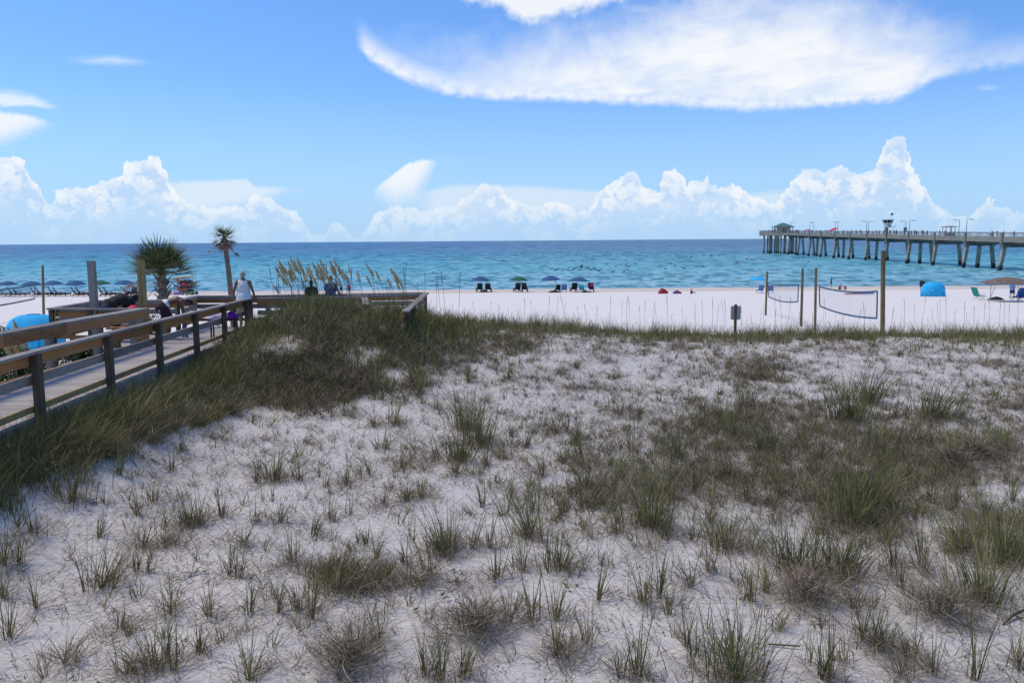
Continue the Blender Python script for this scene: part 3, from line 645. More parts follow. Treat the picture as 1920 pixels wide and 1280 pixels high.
M['chair_wood'] = plain('dark_brown_chair_wood', (.035, .02, .016), .6, .2); M['chair_cloth'] = plain('black_chair_cushion', (.012, .018, .03), .8, .2)
def chair_proto():
    t = empty('beach_chair', (0, 0, 0)); m = M['chair_wood']       # faces local +y
    mb = MB()
    for s_ in (-1, 1): mb.beam((s_*.32, -.5, .26), (s_*.32, 1.25, .32), .06, .1)
    mb.obj('frame', m, t)
    for x_, y_ in ((-.32, -.45), (.32, -.45), (-.32, .55), (.32, .55), (-.32, 1.15), (.32, 1.15)): b2 = MB(); b2.beam((x_, y_, .3), (x_*1.05, y_+(.12 if y_ > 0 else -.14), 0), .06, .06, up=(0, 1, 0)); b2.obj('leg', m, t)
    mb = MB(); mb.beam((0, -.3, .36), (0, 1.3, .40), .56, .07); mb.obj('seat', M['chair_cloth'], t)
    mb = MB(); mb.beam((0, -.26, .36), (0, -.70, 1.16), .66, .11, up=(0, 1, 0)); bo = mb.obj('backrest', M['chair_cloth'], t)
    mb = MB(); mb.beam((0, -.42, .5), (0, -.46, .56), .60, .12, up=(0, 1, 0)); mb.beam((0, -.8, 1.06), (0, -.83, 1.12), .62, .10, up=(0, 1, 0)); o = mb.obj('slat', m); o.parent = bo
    for s_ in (-1, 1): mb = MB(); mb.beam((s_*.36, -.5, .62), (s_*.36, .25, .60), .1, .04); mb.beam((s_*.36, .15, .6), (s_*.36, .17, .3), .05, .05, up=(0, 1, 0)); mb.obj('armrest', m, t)
    return t
cp = chair_proto(); fc = True
def chair(px_, row, rz, lab, grp, s_=1.0):
    global fc
    t = cp if fc else copy_tree(cp); fc = False; t.location = onbeach(px_, row); t.rotation_euler = (0, 0, rz); t.scale = (s_*1.08, s_*1.08, s_*1.08)
    return tag(t, lab, 'beach chair', grp)
gl = 'dark wooden beach loungers at the left'; names = ['leftmost navy', 'second navy', 'third navy', 'fourth navy', 'green', 'last navy']
for i, px_ in enumerate((27, 70, 103, 146, 197)):
    for j in (0, 1):
        chair(px_ + j*9.5, 555.5+.4*j, R(-60), f"dark lounger in profile, {'left' if j == 0 else 'right'} of the pair by the {['leftmost', 'second', 'third', 'fourth', 'fifth, green,'][i]} umbrella", gl)
chair(1, 556, R(-72), 'dark lounger whose foot end shows at the left edge', gl)
chair(241, 555, R(-60), 'dark lounger with someone lying in it, beside the tan post', gl); chair(252, 555.5, R(-160), 'dark lounger draped in black beside the tan post', gl)
gc = 'black beach chairs facing the sea'
for px_, rz, lab in ((899, 8, 'black chair under the left side of the leftmost centre umbrella'), (915.5, -4, 'black chair right of the leftmost centre umbrella pole'), (970, 10, 'black chair directly under the green centre umbrella'), (983.5, -6, 'black chair right of the green centre umbrella pole'), (1046, 5, 'black low chair between two navy umbrellas in the centre'), (1076, 5, 'black chair left of the pole of the rightmost centre umbrella'), (1108, -8, 'black chair with a pink towel over its back')):
    chair(px_, 547.5, R(rz), lab, gc, 1.05 if px_ != 1046 else .85)
M['blue_cl'] = plain('blue_stripe_cloth', (.10, .22, .45), .8, .35, 12); M['teal_cl'] = plain('turquoise_cloth', (.05, .42, .45), .8, .15); M['pink_cl'] = plain('pink_towel_cloth', (.75, .03, .14), .9, .12); M['black_cl'] = plain('black_bag_cloth', (.012, .012, .016), .8, .2)
M['teal_dk'] = plain('green_chair_cloth', (.01, .27, .2), .8, .15); M['blue_dk'] = plain('royal_blue_chair_cloth', (.02, .09, .33), .8, .15); M['orange_cl'] = plain('orange_cloth', (.75, .22, .03), .8, .1); M['purple_cl'] = plain('purple_bag_cloth', (.22, .02, .33), .8, .2, 14)
def low_chair(px_, row, rz, mat, lab, s_=1.0, depth=None):
    t = empty('folding_chair', onbeach(px_, row), rz, lab, 'folding chair', 'folding beach chairs'); t.scale = (s_,)*3
    for a in (-1, 1):
        mb = MB(); mb.cyl((a*.3, -.25, 0), (a*.3, .35, .32), .014, n=6); mb.cyl((a*.3, .3, 0), (a*.3, -.35, .45), .014, n=6); mb.cyl((a*.3, -.2, .26), (a*.3, -.55, .95), .014, n=6); mb.obj('leg', M['metal'], t)
        mb = MB(); mb.beam((a*.33, -.4, .5), (a*.33, .2, .48), .05, .03); mb.obj('armrest', M['white'], t)
    mb = MB(); mb.beam((0, -.2, .27), (0, .3, .32), .58, .02); mb.obj('seat', mat, t)
    mb = MB(); mb.beam((0, -.21, .3), (0, -.54, .93), .58, .025, up=(0, 1, 0)); mb.obj('backrest', mat, t); return t
low_chair(1057, 548, R(4), M['blue_cl'], 'blue striped low chair between the two right centre umbrellas', 1.25)
low_chair(1092, 548, R(-20), M['teal_cl'], 'turquoise low chair right of the rightmost centre umbrella pole', 1.1)
low_chair(1424, 549.5, R(10), M['blue_cl'], 'striped low chair under the bright blue umbrella', 1.15); low_chair(1444, 549.5, R(-10), M['blue_dk'], 'dark blue low chair right of the bright blue umbrella', 1.1)
low_chair(1836, 562, R(-78), M['teal_dk'], 'green low chair in profile at the corner of the thatched canopy', 1.25); low_chair(1906, 565, R(10), M['blue_dk'], 'royal blue low chair under the right side of the canopy', 1.3)
low_chair(1917, 564, R(-10), M['orange_cl'], 'orange low chair cut by the right edge of the photo', 1.0)
def lump(name, px_, row, size, mat, lab, cat, seed=0, q=None, mat2=None):
    q = onbeach(px_, row) if q is None else Vector(q); mb = MB(); r_ = random.Random(seed); n, m_ = 14, 7; vs = []
    for i in range(m_+1):
        th = math.pi/2*i/m_
        for j in range(n):
            ph = 2*math.pi*j/n; k = 1+.16*math.sin(3*ph+seed)+.1*r_.uniform(-1, 1); z = size[2]*math.cos(th)*(1+.15*math.sin(2*ph+seed*2)); vs.append((size[0]*math.sin(th)*math.cos(ph)*k, size[1]*math.sin(th)*math.sin(ph)*k, z))
    mb.add(vs, [(i*n+j, (i+1)*n+j, (i+1)*n+(j+1) % n, i*n+(j+1) % n) for i in range(m_) for j in range(n)] + [tuple(range(m_*n, m_*n+n))[::-1]])
    o = mb.obj(name, mat, smooth=True); o.location = q; return tag(o, lab, cat)
t = lump('towel', 0, 0, (.3, .08, .34), M['pink_cl'], 'bright pink towel hung over the back of a black chair', 'towel', 3, q=onbeach(1108, 547.5)+Vector((.0, -.8, .82)))
lump('beach_bag', 1040, 548.5, (.75, .5, .3), M['black_cl'], 'low dark heap of bags under the third centre umbrella', 'bag', 5)
lump('beach_bag', 1098, 548.5, (.7, .4, .28), M['black_cl'], 'dark bag on the sand left of the pink towel chair', 'bag', 8)
lump('cooler_bag', 1103, 548.5, (.25, .2, .6), M['white'], 'white towel heap beside the pink towel chair', 'towel', 6)
lump('beach_bag', 907, 548.0, (.6, .4, .35), M['chair_wood'], 'brown bag between the two leftmost centre chairs', 'bag', 7)
M['maroon'] = plain('dark_red_cloth', (.33, .02, .025), .8, .5, 3)
lump('low_tent', 1242, 550.5, (.62, .5, .62), M['maroon'], 'low dark red and black beach shade lying on the sand', 'tent', 2)
lump('beach_bag', 1269, 550.5, (.55, .45, .42), M['blue_dk'], 'dark blue bag heap left of the seated bather', 'bag', 9)
o_ = lump('beach_bag', 1273, 550.7, (.3, .25, .3), M['maroon'], 'small dark red bag leaning on the blue bag heap', 'bag', 4)
lump('beach_bag', 1868, 562.5, (.75, .4, .3), M['black_cl'], 'flat black bag on the sand under the thatched canopy', 'bag', 12)
uc = umbrella_proto('beach_umbrella', M['c_cyan'], r=1.12, rise=.36, h=2.1); q = onbeach(1419, 549); uc.location = q; uc.scale = (1, 1, (P(1419, 518.5, q.y).z-q.z)/2.1)
tag(uc, 'bright sky-blue umbrella left of the first volleyball pole', 'beach umbrella')
# pop-up tents
def tent(px_, row, w, h, lab, Yf=None):
    q = onbeach(px_, row) if Yf is None else Vector((P(px_, 600, Yf).x, Yf, float(gz(P(px_, 600, Yf).x, Yf))))
    t = empty('popup_tent', q, 0, lab, 'tent', 'sky-blue pop-up tents'); n, m_ = 24, 10; vs = []; mb = MB()
    for i in range(m_+1):
        th = math.pi/2*i/m_
        for j in range(n):
            ph = 2*math.pi*j/n; k = 1-.07*abs(math.sin(3*ph)); s_ = math.sin(th)**.7; vs.append((w/2*s_*math.cos(ph)*k, w/2*.75*s_*math.sin(ph)*k, h*(math.cos(th)**.62)))
    mb.add(vs, [(i*n+j, (i+1)*n+j, (i+1)*n+(j+1) % n, i*n+(j+1) % n) for i in range(m_) for j in range(n)]); o = mb.obj('shell', M['c_cyan'], t, smooth=True); o.modifiers.new('s', 'SOLIDIFY').thickness = .02
    mb = MB()
    for g_ in (.0, 1.05, 2.1):
        pts = [(w/2*1.005*math.sin(a)*math.cos(g_), w/2*.76*math.sin(a)*math.sin(g_), h*1.01*max(0, math.cos(a))**.62) for a in np.linspace(-math.pi/2, math.pi/2, 15)]
        for a, b in zip(pts[:-1], pts[1:]): mb.cyl(a, b, .012, n=5)
    mb.obj('rib', M['blue_dk'], t)
    if Yf is None:
        mb = MB()
        for dx_ in (-.7, .55):
            for k in range(5): mb.beam((dx_+.07*k, -w*.375*.93+.05*k*k*.2-.03, .62+.12*math.sin(k*1.3)), (dx_+.07*k+.06, -w*.375*.93+.03*k-.03, .66+.12*math.sin(k*1.3+1)), .02, .03)
        mb.obj('printed_mark', M['white'], t)
    return t
q = onbeach(1749, 555.5); hh = P(1749, 528, q.y).z - q.z
tent(1749, 555.5, 3.35*q.y/110, hh, 'sky-blue domed pop-up tent on the sand left of the thatched canopy')
q = P(62, 589, 33.0); tent(63, 600, 2.45, q.z-float(gz(q.x, 33.0)), 'sky-blue tent dome showing above the left boardwalk rail', 33.0)
# thatched canopy on poles
q = onbeach(1889, 565); cy_ = q.y; M['thatch'] = plain('brown_patterned_canopy', (.17, .125, .10), .9, .5, 5, bmp=.4)
can = empty('beach_canopy', q, 0, 'brown thatch-patterned canopy on thin poles at the right end of the beach', 'canopy')
zc = lambda r: P(1885, r, cy_).z - q.z; wl = P(1847, 530, cy_).x - q.x; wr = P(1932, 530, cy_).x - q.x; zp_ = zc(519); xe = (wl+wr)/2
mb = MB(); n = 24; vs = [(xe, 0, zp_)]
for k in (.5, 1.0):
    for i in range(n):
        g_ = 2*math.pi*i/n; cs, sn = math.cos(g_), math.sin(g_); e_ = (abs(cs)**4+abs(sn)**4)**-.25; vs.append((xe+(wr-wl)/2*k*cs*e_*.98, (wr-wl)/2*k*sn*e_*.9, zp_+(zc(530.3)-zp_)*(k**1.5)+.03*random.uniform(-1, 1)))
mb.add(vs, [(0, 1+i, 1+(i+1) % n) for i in range(n)] + [(1+i, 1+n+i, 1+n+(i+1) % n, 1+(i+1) % n) for i in range(n)]); o = mb.obj('canopy', M['thatch'], can); o.modifiers.new('s', 'SOLIDIFY').thickness = .05
for x_, y_, xb in ((wl+.05, -1.6, wl-.55), (P(1878, 540, cy_).x-q.x, 1.6, None), (P(1888.5, 540, cy_).x-q.x, -1.5, None), (wr-.1, -1.6, wr+.3)):
    mb = MB(); mb.cyl((x_, y_, zc(530)), (xb if xb is not None else x_, y_, 0), .03, n=6); mb.obj('pole', M['metal'], can)
# volleyball poles and nets
def pole(px_t, top, px_b, base, Y, r, lab, mat='pole_olive', sink=.4):
    a = P(px_t, top, Y); b = P(px_b, base, Y); gzb = float(gz(b.x, Y)); d_ = (b-a).normalized(); k = (gzb-sink-a.z)/d_.z; b = a + d_*k
    mb = MB(); mb.cyl(b, a, r*1.06, r, n=14); o = mb.obj('volleyball_pole', M[mat], smooth=False); return tag(o, lab, 'pole', 'wooden volleyball poles')
def ywhere(px, base):
    return onbeach(px, base).y
YP = dict(a=28.6, b=ywhere(1528, 621), c=ywhere(1502, 612), d=ywhere(1436, 591), e=ywhere(82, 590))
pole(1656, 470, 1654.5, 650, YP['a'], .074, 'thickest and nearest wooden volleyball pole, right of the large net')
pole(1530, 502, 1528, 621, YP['b'], .058, 'slim wooden volleyball pole at the left end of the large net')
pole(1505, 503.5, 1502, 612, YP['c'], .062, 'wooden volleyball pole right of the small far net')
pole(1438.5, 509, 1435.5, 591, YP['d'], .062, 'farthest wooden volleyball pole beside the bright blue umbrella')
pole(80, 497, 82, 590, YP['e'], .085, 'wooden volleyball pole standing behind the blue tent dome at the left')
M['net_band'] = plain('navy_net_band', (.03, .09, .16), .8, .35, 5); M['net_cord'] = plain('pale_net_cord', (.42, .44, .48), .8, .1); M['band_white'] = plain('faded_white_print', (.55, .6, .62), .8, .3, 20)
def net(A, B, C, D_, lab, sag=.25, sagt=.25, cell=.13, txt=5, bandw=.07):
    """A top far-left, B top right, C bottom right, D bottom left (3D)"""
    t = empty('volleyball_net', (A+B)/2, 0, lab, 'volleyball net', 'volleyball nets'); inv = Matrix.Translation(-(A+B)/2)
    N = 24
    def top(s_): return A.lerp(B, s_) - Vector((0, 0, sagt*4*s_*(1-s_)))
    def bot(s_): return D_.lerp(C, s_) - Vector((0, 0, sag*4*s_*(1-s_)))
    up = Vector((0, 0, 1))
    for nm, f in (('top_band', top), ('bottom_band', bot)):
        mb = MB()
        for i in range(N): mb.beam(f(i/N), f((i+1)/N), .012, bandw)
        o = mb.obj(nm, M['net_band'], t); o.matrix_parent_inverse = inv
        mb = MB(); nrm = (B-A).cross(up).normalized()*.009
        if nrm.y > 0: nrm = -nrm
        for k in range(txt):                                     # worn white printing on the band, unreadable
            s0 = (k+.25)/txt; s1 = (k+.72)/txt; m_ = 7
            for j in range(m_):
                a = s0+(s1-s0)*j/m_; b = a+(s1-s0)/m_*.72; mb.beam(f(a)+nrm, f(b)+nrm, .003, bandw*(.5 if j % 2 else .36))
        w_ = mb.obj('printing', M['band_white']); w_.parent = o; w_.matrix_parent_inverse = Matrix()
    for f0, f1 in ((top(0), bot(0)), (top(1), bot(1))):
        mb = MB(); mb.beam(f0, f1, .05, .012, up=(0, 1, 0)); o = mb.obj('side_band', M['net_band'], t); o.matrix_parent_inverse = inv
    mb = MB(); L_ = (B-A).length; nx = int(L_/cell); 
    for i in range(1, nx): mb.beam(top(i/nx), bot(i/nx), .0034, .0034)
    for k in range(1, 8):
        for i in range(N): mb.beam(top(i/N).lerp(bot(i/N), k/8), top((i+1)/N).lerp(bot((i+1)/N), k/8), .0034, .0034)
    o = mb.obj('mesh', M['net_cord'], t); o.matrix_parent_inverse = inv
    return t
ya, yb = YP['a']+1.0, YP['b']-.3
nb = net(P(1536, 537, yb), P(1645, 546, ya), P(1644, 596.5, ya), P(1537, 573.5, yb), 'large volleyball net with navy bands nearest the dune', .12, .12, .16, 6, .07)
mb = MB()
for p0, p1 in ((P(1530, 520, YP['b']), P(1536, 537, yb)), (P(1529, 580, YP['b']), P(1537, 573.5, yb)), (P(1656, 545, YP['a']), P(1645, 546, ya)), (P(1655, 600, YP['a']), P(1644, 596.5, ya))): mb.cyl(p0, p1, .006, n=4)
o = mb.obj('tie_cord', M['net_cord'], nb); o.matrix_parent_inverse = Matrix.Translation(-nb.location)
yc, yd = YP['c']+.2, YP['d']-.3
net(P(1440, 530, yd), P(1497, 534, yc), P(1496, 565.5, yc), P(1441, 556, yd), 'smaller volleyball net behind the slim pole, seen farther off', .14, .1, .18, 4, .07)
ye = YP['e']; net(P(-70, 552, 46), P(65.5, 534.5, ye-.4), P(65.5, 560, ye-.4), P(-70, 583, 46), 'volleyball net reaching out of the photo at the left', .05, .02, .2, 7, .1)
# sign seen from the back
q = P(1379, 590, 25.2); gb = float(gz(q.x, 25.2)); sg = empty('notice_sign', (q.x, 25.2, gb), 0, 'small blank back of a sign on a wooden post at the dune edge', 'sign')
M['alu'] = plain('sign_back_metal', (.55, .52, .45), .6, .12); zt_ = P(1379, 573.5, 25.2).z-gb; zb_ = P(1379, 599.5, 25.2).z-gb
mb = MB(); mb.box((0, 0, (zt_+.05-.3)/2), (.075, .06, zt_+.05+.3)); mb.obj('post', M['pole_olive'], sg)
mb = MB(); w_ = .155; hh = (zt_-zb_)/2; zc_ = (zt_+zb_)/2; c_ = .03
pl_ = [(-w_+c_, -hh), (w_-c_, -hh), (w_, -hh+c_), (w_, hh-c_), (w_-c_, hh), (-w_+c_, hh), (-w_, hh-c_), (-w_, -hh+c_)]
vs = [(x_+.015, .034+d_, zc_+z_) for d_ in (0, .006) for x_, z_ in pl_]; mb.add(vs, [tuple(range(8)), tuple(range(8, 16))[::-1]] + [(i, i+8, (i+1) % 8+8, (i+1) % 8) for i in range(8)]); mb.obj('sign_plate', M['alu'], sg)
# rental cart with floats and boards
q = onbeach(350, 552.5); sc = q.y/F
cart = empty('rental_rack', q, 0, 'rack heaped with red and black beach gear between the two palms', 'rack')
M['yellow'] = plain('yellow_board', (.70, .56, .20), .45, .06); M['black_g'] = plain('black_gear', (.012, .012, .014), .6, .2); M['red_g'] = plain('red_gear', (.7, .03, .03), .5, .2); M['green_g'] = plain('green_gear', (.06, .27, .08), .6, .3, 4); M['olive_y'] = plain('ochre_gear', (.45, .33, .06), .6, .3, 4); M['lilac'] = plain('lilac_gear', (.35, .2, .42), .7, .3, 4)
def CX(px): return (px-350)*sc
def CZ(row): return (552.5-row)*sc
for x_ in (337, 366):
    for y_ in (-.6, .6): mb = MB(); mb.cyl((CX(x_), y_, 0), (CX(x_), y_, CZ(521)), .04, n=6); mb.obj('upright', M['metal'], cart)
for r_ in (521, 533, 541, 549): mb = MB(); mb.box((CX(351.5), 0, CZ(r_)), ((366-337)*sc+.2, 1.3, .06)); mb.obj('shelf', M['metal'], cart)
for px_ in (338, 365):
    for y_ in (-.72, .72): mb = MB(); mb.cyl((CX(px_), y_-.06, .22), (CX(px_), y_+.06, .22), .24, n=14); mb.obj('wheel', M['black_g'], cart)
def board(mbm, x0, z0, x1, z1, y_, r_, th): 
    mbm.sweep([(x0+(x1-x0)*k, y_, z0+(z1-z0)*k) for k in (.0, .12, .35, .65, .88, 1)], [(r_*.25, th*.5), (r_*.7, th), (r_, th), (r_, th), (r_*.7, th), (r_*.2, th*.4)], side=(0, 1, 0), n=10)
def gear(name, mat, lab, cat, spec, grp=None):
    mb = MB()
    for s_ in spec:
        if s_[0] == 'b': board(mb, *s_[1:])
        else: mb.ell(s_[1], s_[2], 12, 7)
    o = mb.obj(name, mat, smooth=True); o.location = q; return tag(o, lab, cat, grp)
gear('paddleboard', M['yellow'], 'long pale yellow board laid across the top of the rental rack', 'paddleboard', [('b', CX(325), CZ(520.6), CX(367.5), CZ(517.4), 0, .38, .10)])
gear('paddleboard', M['olive_y'], 'ochre board end sticking out right of the rental rack', 'paddleboard', [('b', CX(338), CZ(531), CX(373), CZ(529.5), .3, .35, .13)])
gear('life_vest', M['red_g'], 'red float standing at the upper left of the rental rack', 'float', [('e', (CX(337), -.3, CZ(524.5)), (.12, .15, .24)), ('e', (CX(338.5), -.2, CZ(530)), (.2, .3, .2))])
for i, (z_, x_, w_, mt, lab) in enumerate([(529, 351, .95, 'black_g', 'top black inflatable in the rental rack'), (533, 352, 1.0, 'red_g', 'red band of floats in the middle of the rental rack'), (537, 353, 1.15, 'black_g', 'middle black inflatable in the rental rack'), (540.5, 346, .9, 'red_g', 'lower red float in the rental rack'), (544.5, 351, 1.2, 'black_g', 'lowest black inflatable in the rental rack')]):
    rr = random.Random(i); gear('inflatable', M[mt], lab, 'inflatable', [('e', (CX(x_+rr.uniform(-7, 7)), rr.uniform(-.45, .2), CZ(z_+rr.uniform(-1, 1))), (w_*rr.uniform(.35, .6), .45, .2+rr.uniform(0, .09))) for _ in range(6)], 'inflatables stacked in the rental rack')
gear('inflatable', M['green_g'], 'green float at the lower right of the rental rack', 'inflatable', [('e', (CX(363), -.7, .3), (.32, .3, .26)), ('e', (CX(355), -.75, .22), (.3, .3, .2))])
gear('inflatable', M['lilac'], 'lilac float at the lower left of the rental rack', 'inflatable', [('e', (CX(338), -.7, .3), (.45, .3, .25)), ('e', (CX(332), -.6, .28), (.3, .25, .26))])
gear('inflatable', M['blue_cl'], 'blue and white float at the foot of the rental rack', 'inflatable', [('e', (CX(346), -.8, .24), (.26, .25, .22))])
# boards lying by the second net
q = onbeach(1613, 552.5)
for dx_, mt, lab in ((-.7, 'maroon', 'dark red board lying on the sand behind the large net'), (.55, 'blue_dk', 'blue board lying on the sand right of the dark red board')):
    mb = MB(); board(mb, -1.1, .12, 1.1, .16, 0, .3, .07); o = mb.obj('bodyboard', M[mt], smooth=True); o.location = q + Vector((dx_, 0, 0)); tag(o, lab, 'board')
# things on the sand near us
def at1(px, row): return Vector(G(np.array([px], float), np.array([row], float))[0])
q = at1(170, 941); mb = MB(); n = 20
vs = [(r_*math.cos(2*math.pi*i/n), r_*math.sin(2*math.pi*i/n), z_) for r_, z_ in ((.035, 0), (.052, .055), (.047, .055), (.03, .01)) for i in range(n)]
mb.add(vs, [(k*n+i, k*n+(i+1) % n, (k+1)*n+(i+1) % n, (k+1)*n+i) for k in range(3) for i in range(n)] + [tuple(range(3*n, 4*n))]); o = mb.obj('plastic_cup', plain('cream_plastic', (.5, .46, .4), .5, .05), smooth=True); o.location = q; tag(o, 'small cream round plastic tub half sunk in the sand at the left', 'tub')
a = at1(62, 882); b = at1(90, 893); mb = MB(); mb.cyl(a+Vector((0, 0, .16)), b+Vector((.05, 0, .02)), .009, n=6); tag(mb.obj('driftwood_stick', M['white']), 'short pale straight stick leaning in the grass at the left', 'stick')
a = at1(1440, 1211); b = at1(1500, 1217); mb = MB(); mb.cyl(a+Vector((0, 0, .02)), b+Vector((0, 0, .03)), .007, n=6); tag(mb.obj('dry_stalk', plain('green_brown_reed', (.1, .11, .04), .7)), 'straight fallen green-brown stalk lying on the sand, lower right', 'stalk')
a = at1(1880, 1172); b = at1(1930, 1152); c = at1(1900, 1160); mb = MB(); mb.sweep([a+Vector((0, 0, .01)), c+Vector((0, 0, .04)), b+Vector((0, 0, .07))], [.007, .012, .013], n=8); mb.sweep([c+Vector((0, 0, .04)), c+Vector((.05, -.05, .02))], [.008, .004], n=6); tag(mb.obj('driftwood', plain('dark_driftwood', (.06, .045, .035), .9)), 'forked dark driftwood branch at the right edge', 'driftwood')
# boats
def boat(px_, row, L_, lab, Y, kind=0):
    q = P(px_, row, Y); q.z = 0; t = empty('motor_boat' if not kind else 'kayak', q, 0, lab, 'boat' if not kind else 'kayak'); n = 10; mb = MB(); pts = []
    for i in range(n+1):
        s_ = i/n; w_ = L_*.14*math.sin(math.pi*min(1, .25+s_*.75))**.6*(1 if i < n else .05); x_ = -L_/2+L_*s_
        pts.append(((x_, -w_, L_*.1*(1+.5*s_*s_)), (x_, -w_*.6, -.3), (x_, w_*.6, -.3), (x_, w_, L_*.1*(1+.5*s_*s_))))
    mb.add([p for r_ in pts for p in r_], [(4*i+j, 4*i+4+j, 4*i+5+j, 4*i+1+j) for i in range(n) for j in range(3)] + [(4*i+3, 4*i+7, 4*i+4, 4*i) for i in range(n)] + [(0, 1, 2, 3)]); mb.obj('hull', M['white'], t)
    if not kind:
        mb = MB(); mb.box((-L_*.05, 0, L_*.2), (L_*.3, L_*.2, L_*.16)); mb.box((-L_*.05, 0, L_*.3), (L_*.36, L_*.22, L_*.02)); mb.obj('cabin', M['white'], t)
    return t
b_ = boat(820, 450.6, 30, 'white boat far out on the horizon left of centre', 9000); b_.rotation_euler = (0, 0, math.pi)
mb = MB(); mb.box((70, 0, .6), (110, 8, 1.6)); w_ = mb.obj('wake', M['white'], b_)
boat(1087, 450.3, 12, 'tiny white boat on the horizon above the centre umbrellas', 9000); boat(1172, 449.9, 16, 'tiny white boat on the horizon left of the pier', 9500)
kq = boat(408, 472, 5, 'slim pale kayak with two paddlers behind the tall palm', 700, 1); kq.scale = (2.4, 1.2, .8)
# ================================================================== people
DG = None
M['skin_l'] = plain('light_skin', (.44, .25, .17), .6, .08); M['skin_t'] = plain('tanned_skin', (.24, .11, .065), .55, .08); M['skin_d'] = plain('dark_skin', (.045, .024, .018), .5, .1); M['skin_m'] = plain('brown_skin', (.17, .075, .045), .5, .1)
M['hair_g'] = plain('grey_white_hair', (.42, .40, .36), .9, .25, 60); M['hair_d'] = plain('dark_hair', (.012, .009, .008), .8, .2, 40); M['hair_b'] = plain('sandy_hair', (.32, .17, .07), .8, .2, 40)
M['tank'] = plain('white_tank_cloth', (.80, .81, .80), .9, .04, bmp=.3); M['sh_black'] = plain('black_shirt', (.015, .015, .018), .9, .1); M['sh_blue'] = plain('slate_blue_shirt', (.07, .10, .22), .9, .1)
M['sh_dark'] = plain('charcoal_shirt', (.022, .02, .022), .9, .1); M['shorts_m'] = plain('maroon_board_shorts', (.045, .012, .018), .85, .2); M['shorts_n'] = plain('navy_shorts', (.02, .03, .07), .85, .2); M['shorts_k'] = plain('khaki_shorts', (.3, .27, .2), .85, .1)
def remesh(mb, vox, mat, name, smooth=2):
    me = mb.mesh(name, mat); o = bpy.data.objects.new('tmp', me); COL.objects.link(o)
    r_ = o.modifiers.new('r', 'REMESH'); r_.mode = 'VOXEL'; r_.voxel_size = vox
    s_ = o.modifiers.new('s', 'SMOOTH'); s_.iterations = smooth; s_.factor = .5
    bpy.context.view_layer.update(); dg = bpy.context.evaluated_depsgraph_get(); ev = o.evaluated_get(dg)
    m2 = bpy.data.meshes.new_from_object(ev); m2.name = name; bpy.data.objects.remove(o); bpy.data.meshes.remove(me)
    m2.materials.clear(); m2.materials.append(mat); m2.shade_smooth(); return m2
STAND = dict(an=[(.10, 0, .08), (-.10, 0, .08)], kn=[(.10, .02, .49), (-.10, .02, .49)], hip=[(.09, 0, .92), (-.09, 0, .92)], pel=(0, 0, .95), wai=(0, .01, 1.09), che=(0, 0, 1.31), nk=(0, -.01, 1.46), hd=(0, .02, 1.62),
             sh=[(.185, -.01, 1.41), (-.185, -.01, 1.41)], el=[(.25, -.04, 1.14), (-.25, -.04, 1.14)], wr=[(.27, .05, .90), (-.27, .05, .90)], toe=(0, 1, 0), hdir=[(0, .1, -1), (0, .1, -1)], up=(0, 0, 1), fwd=(0, 1, 0))
def V3(v): return Vector(v)
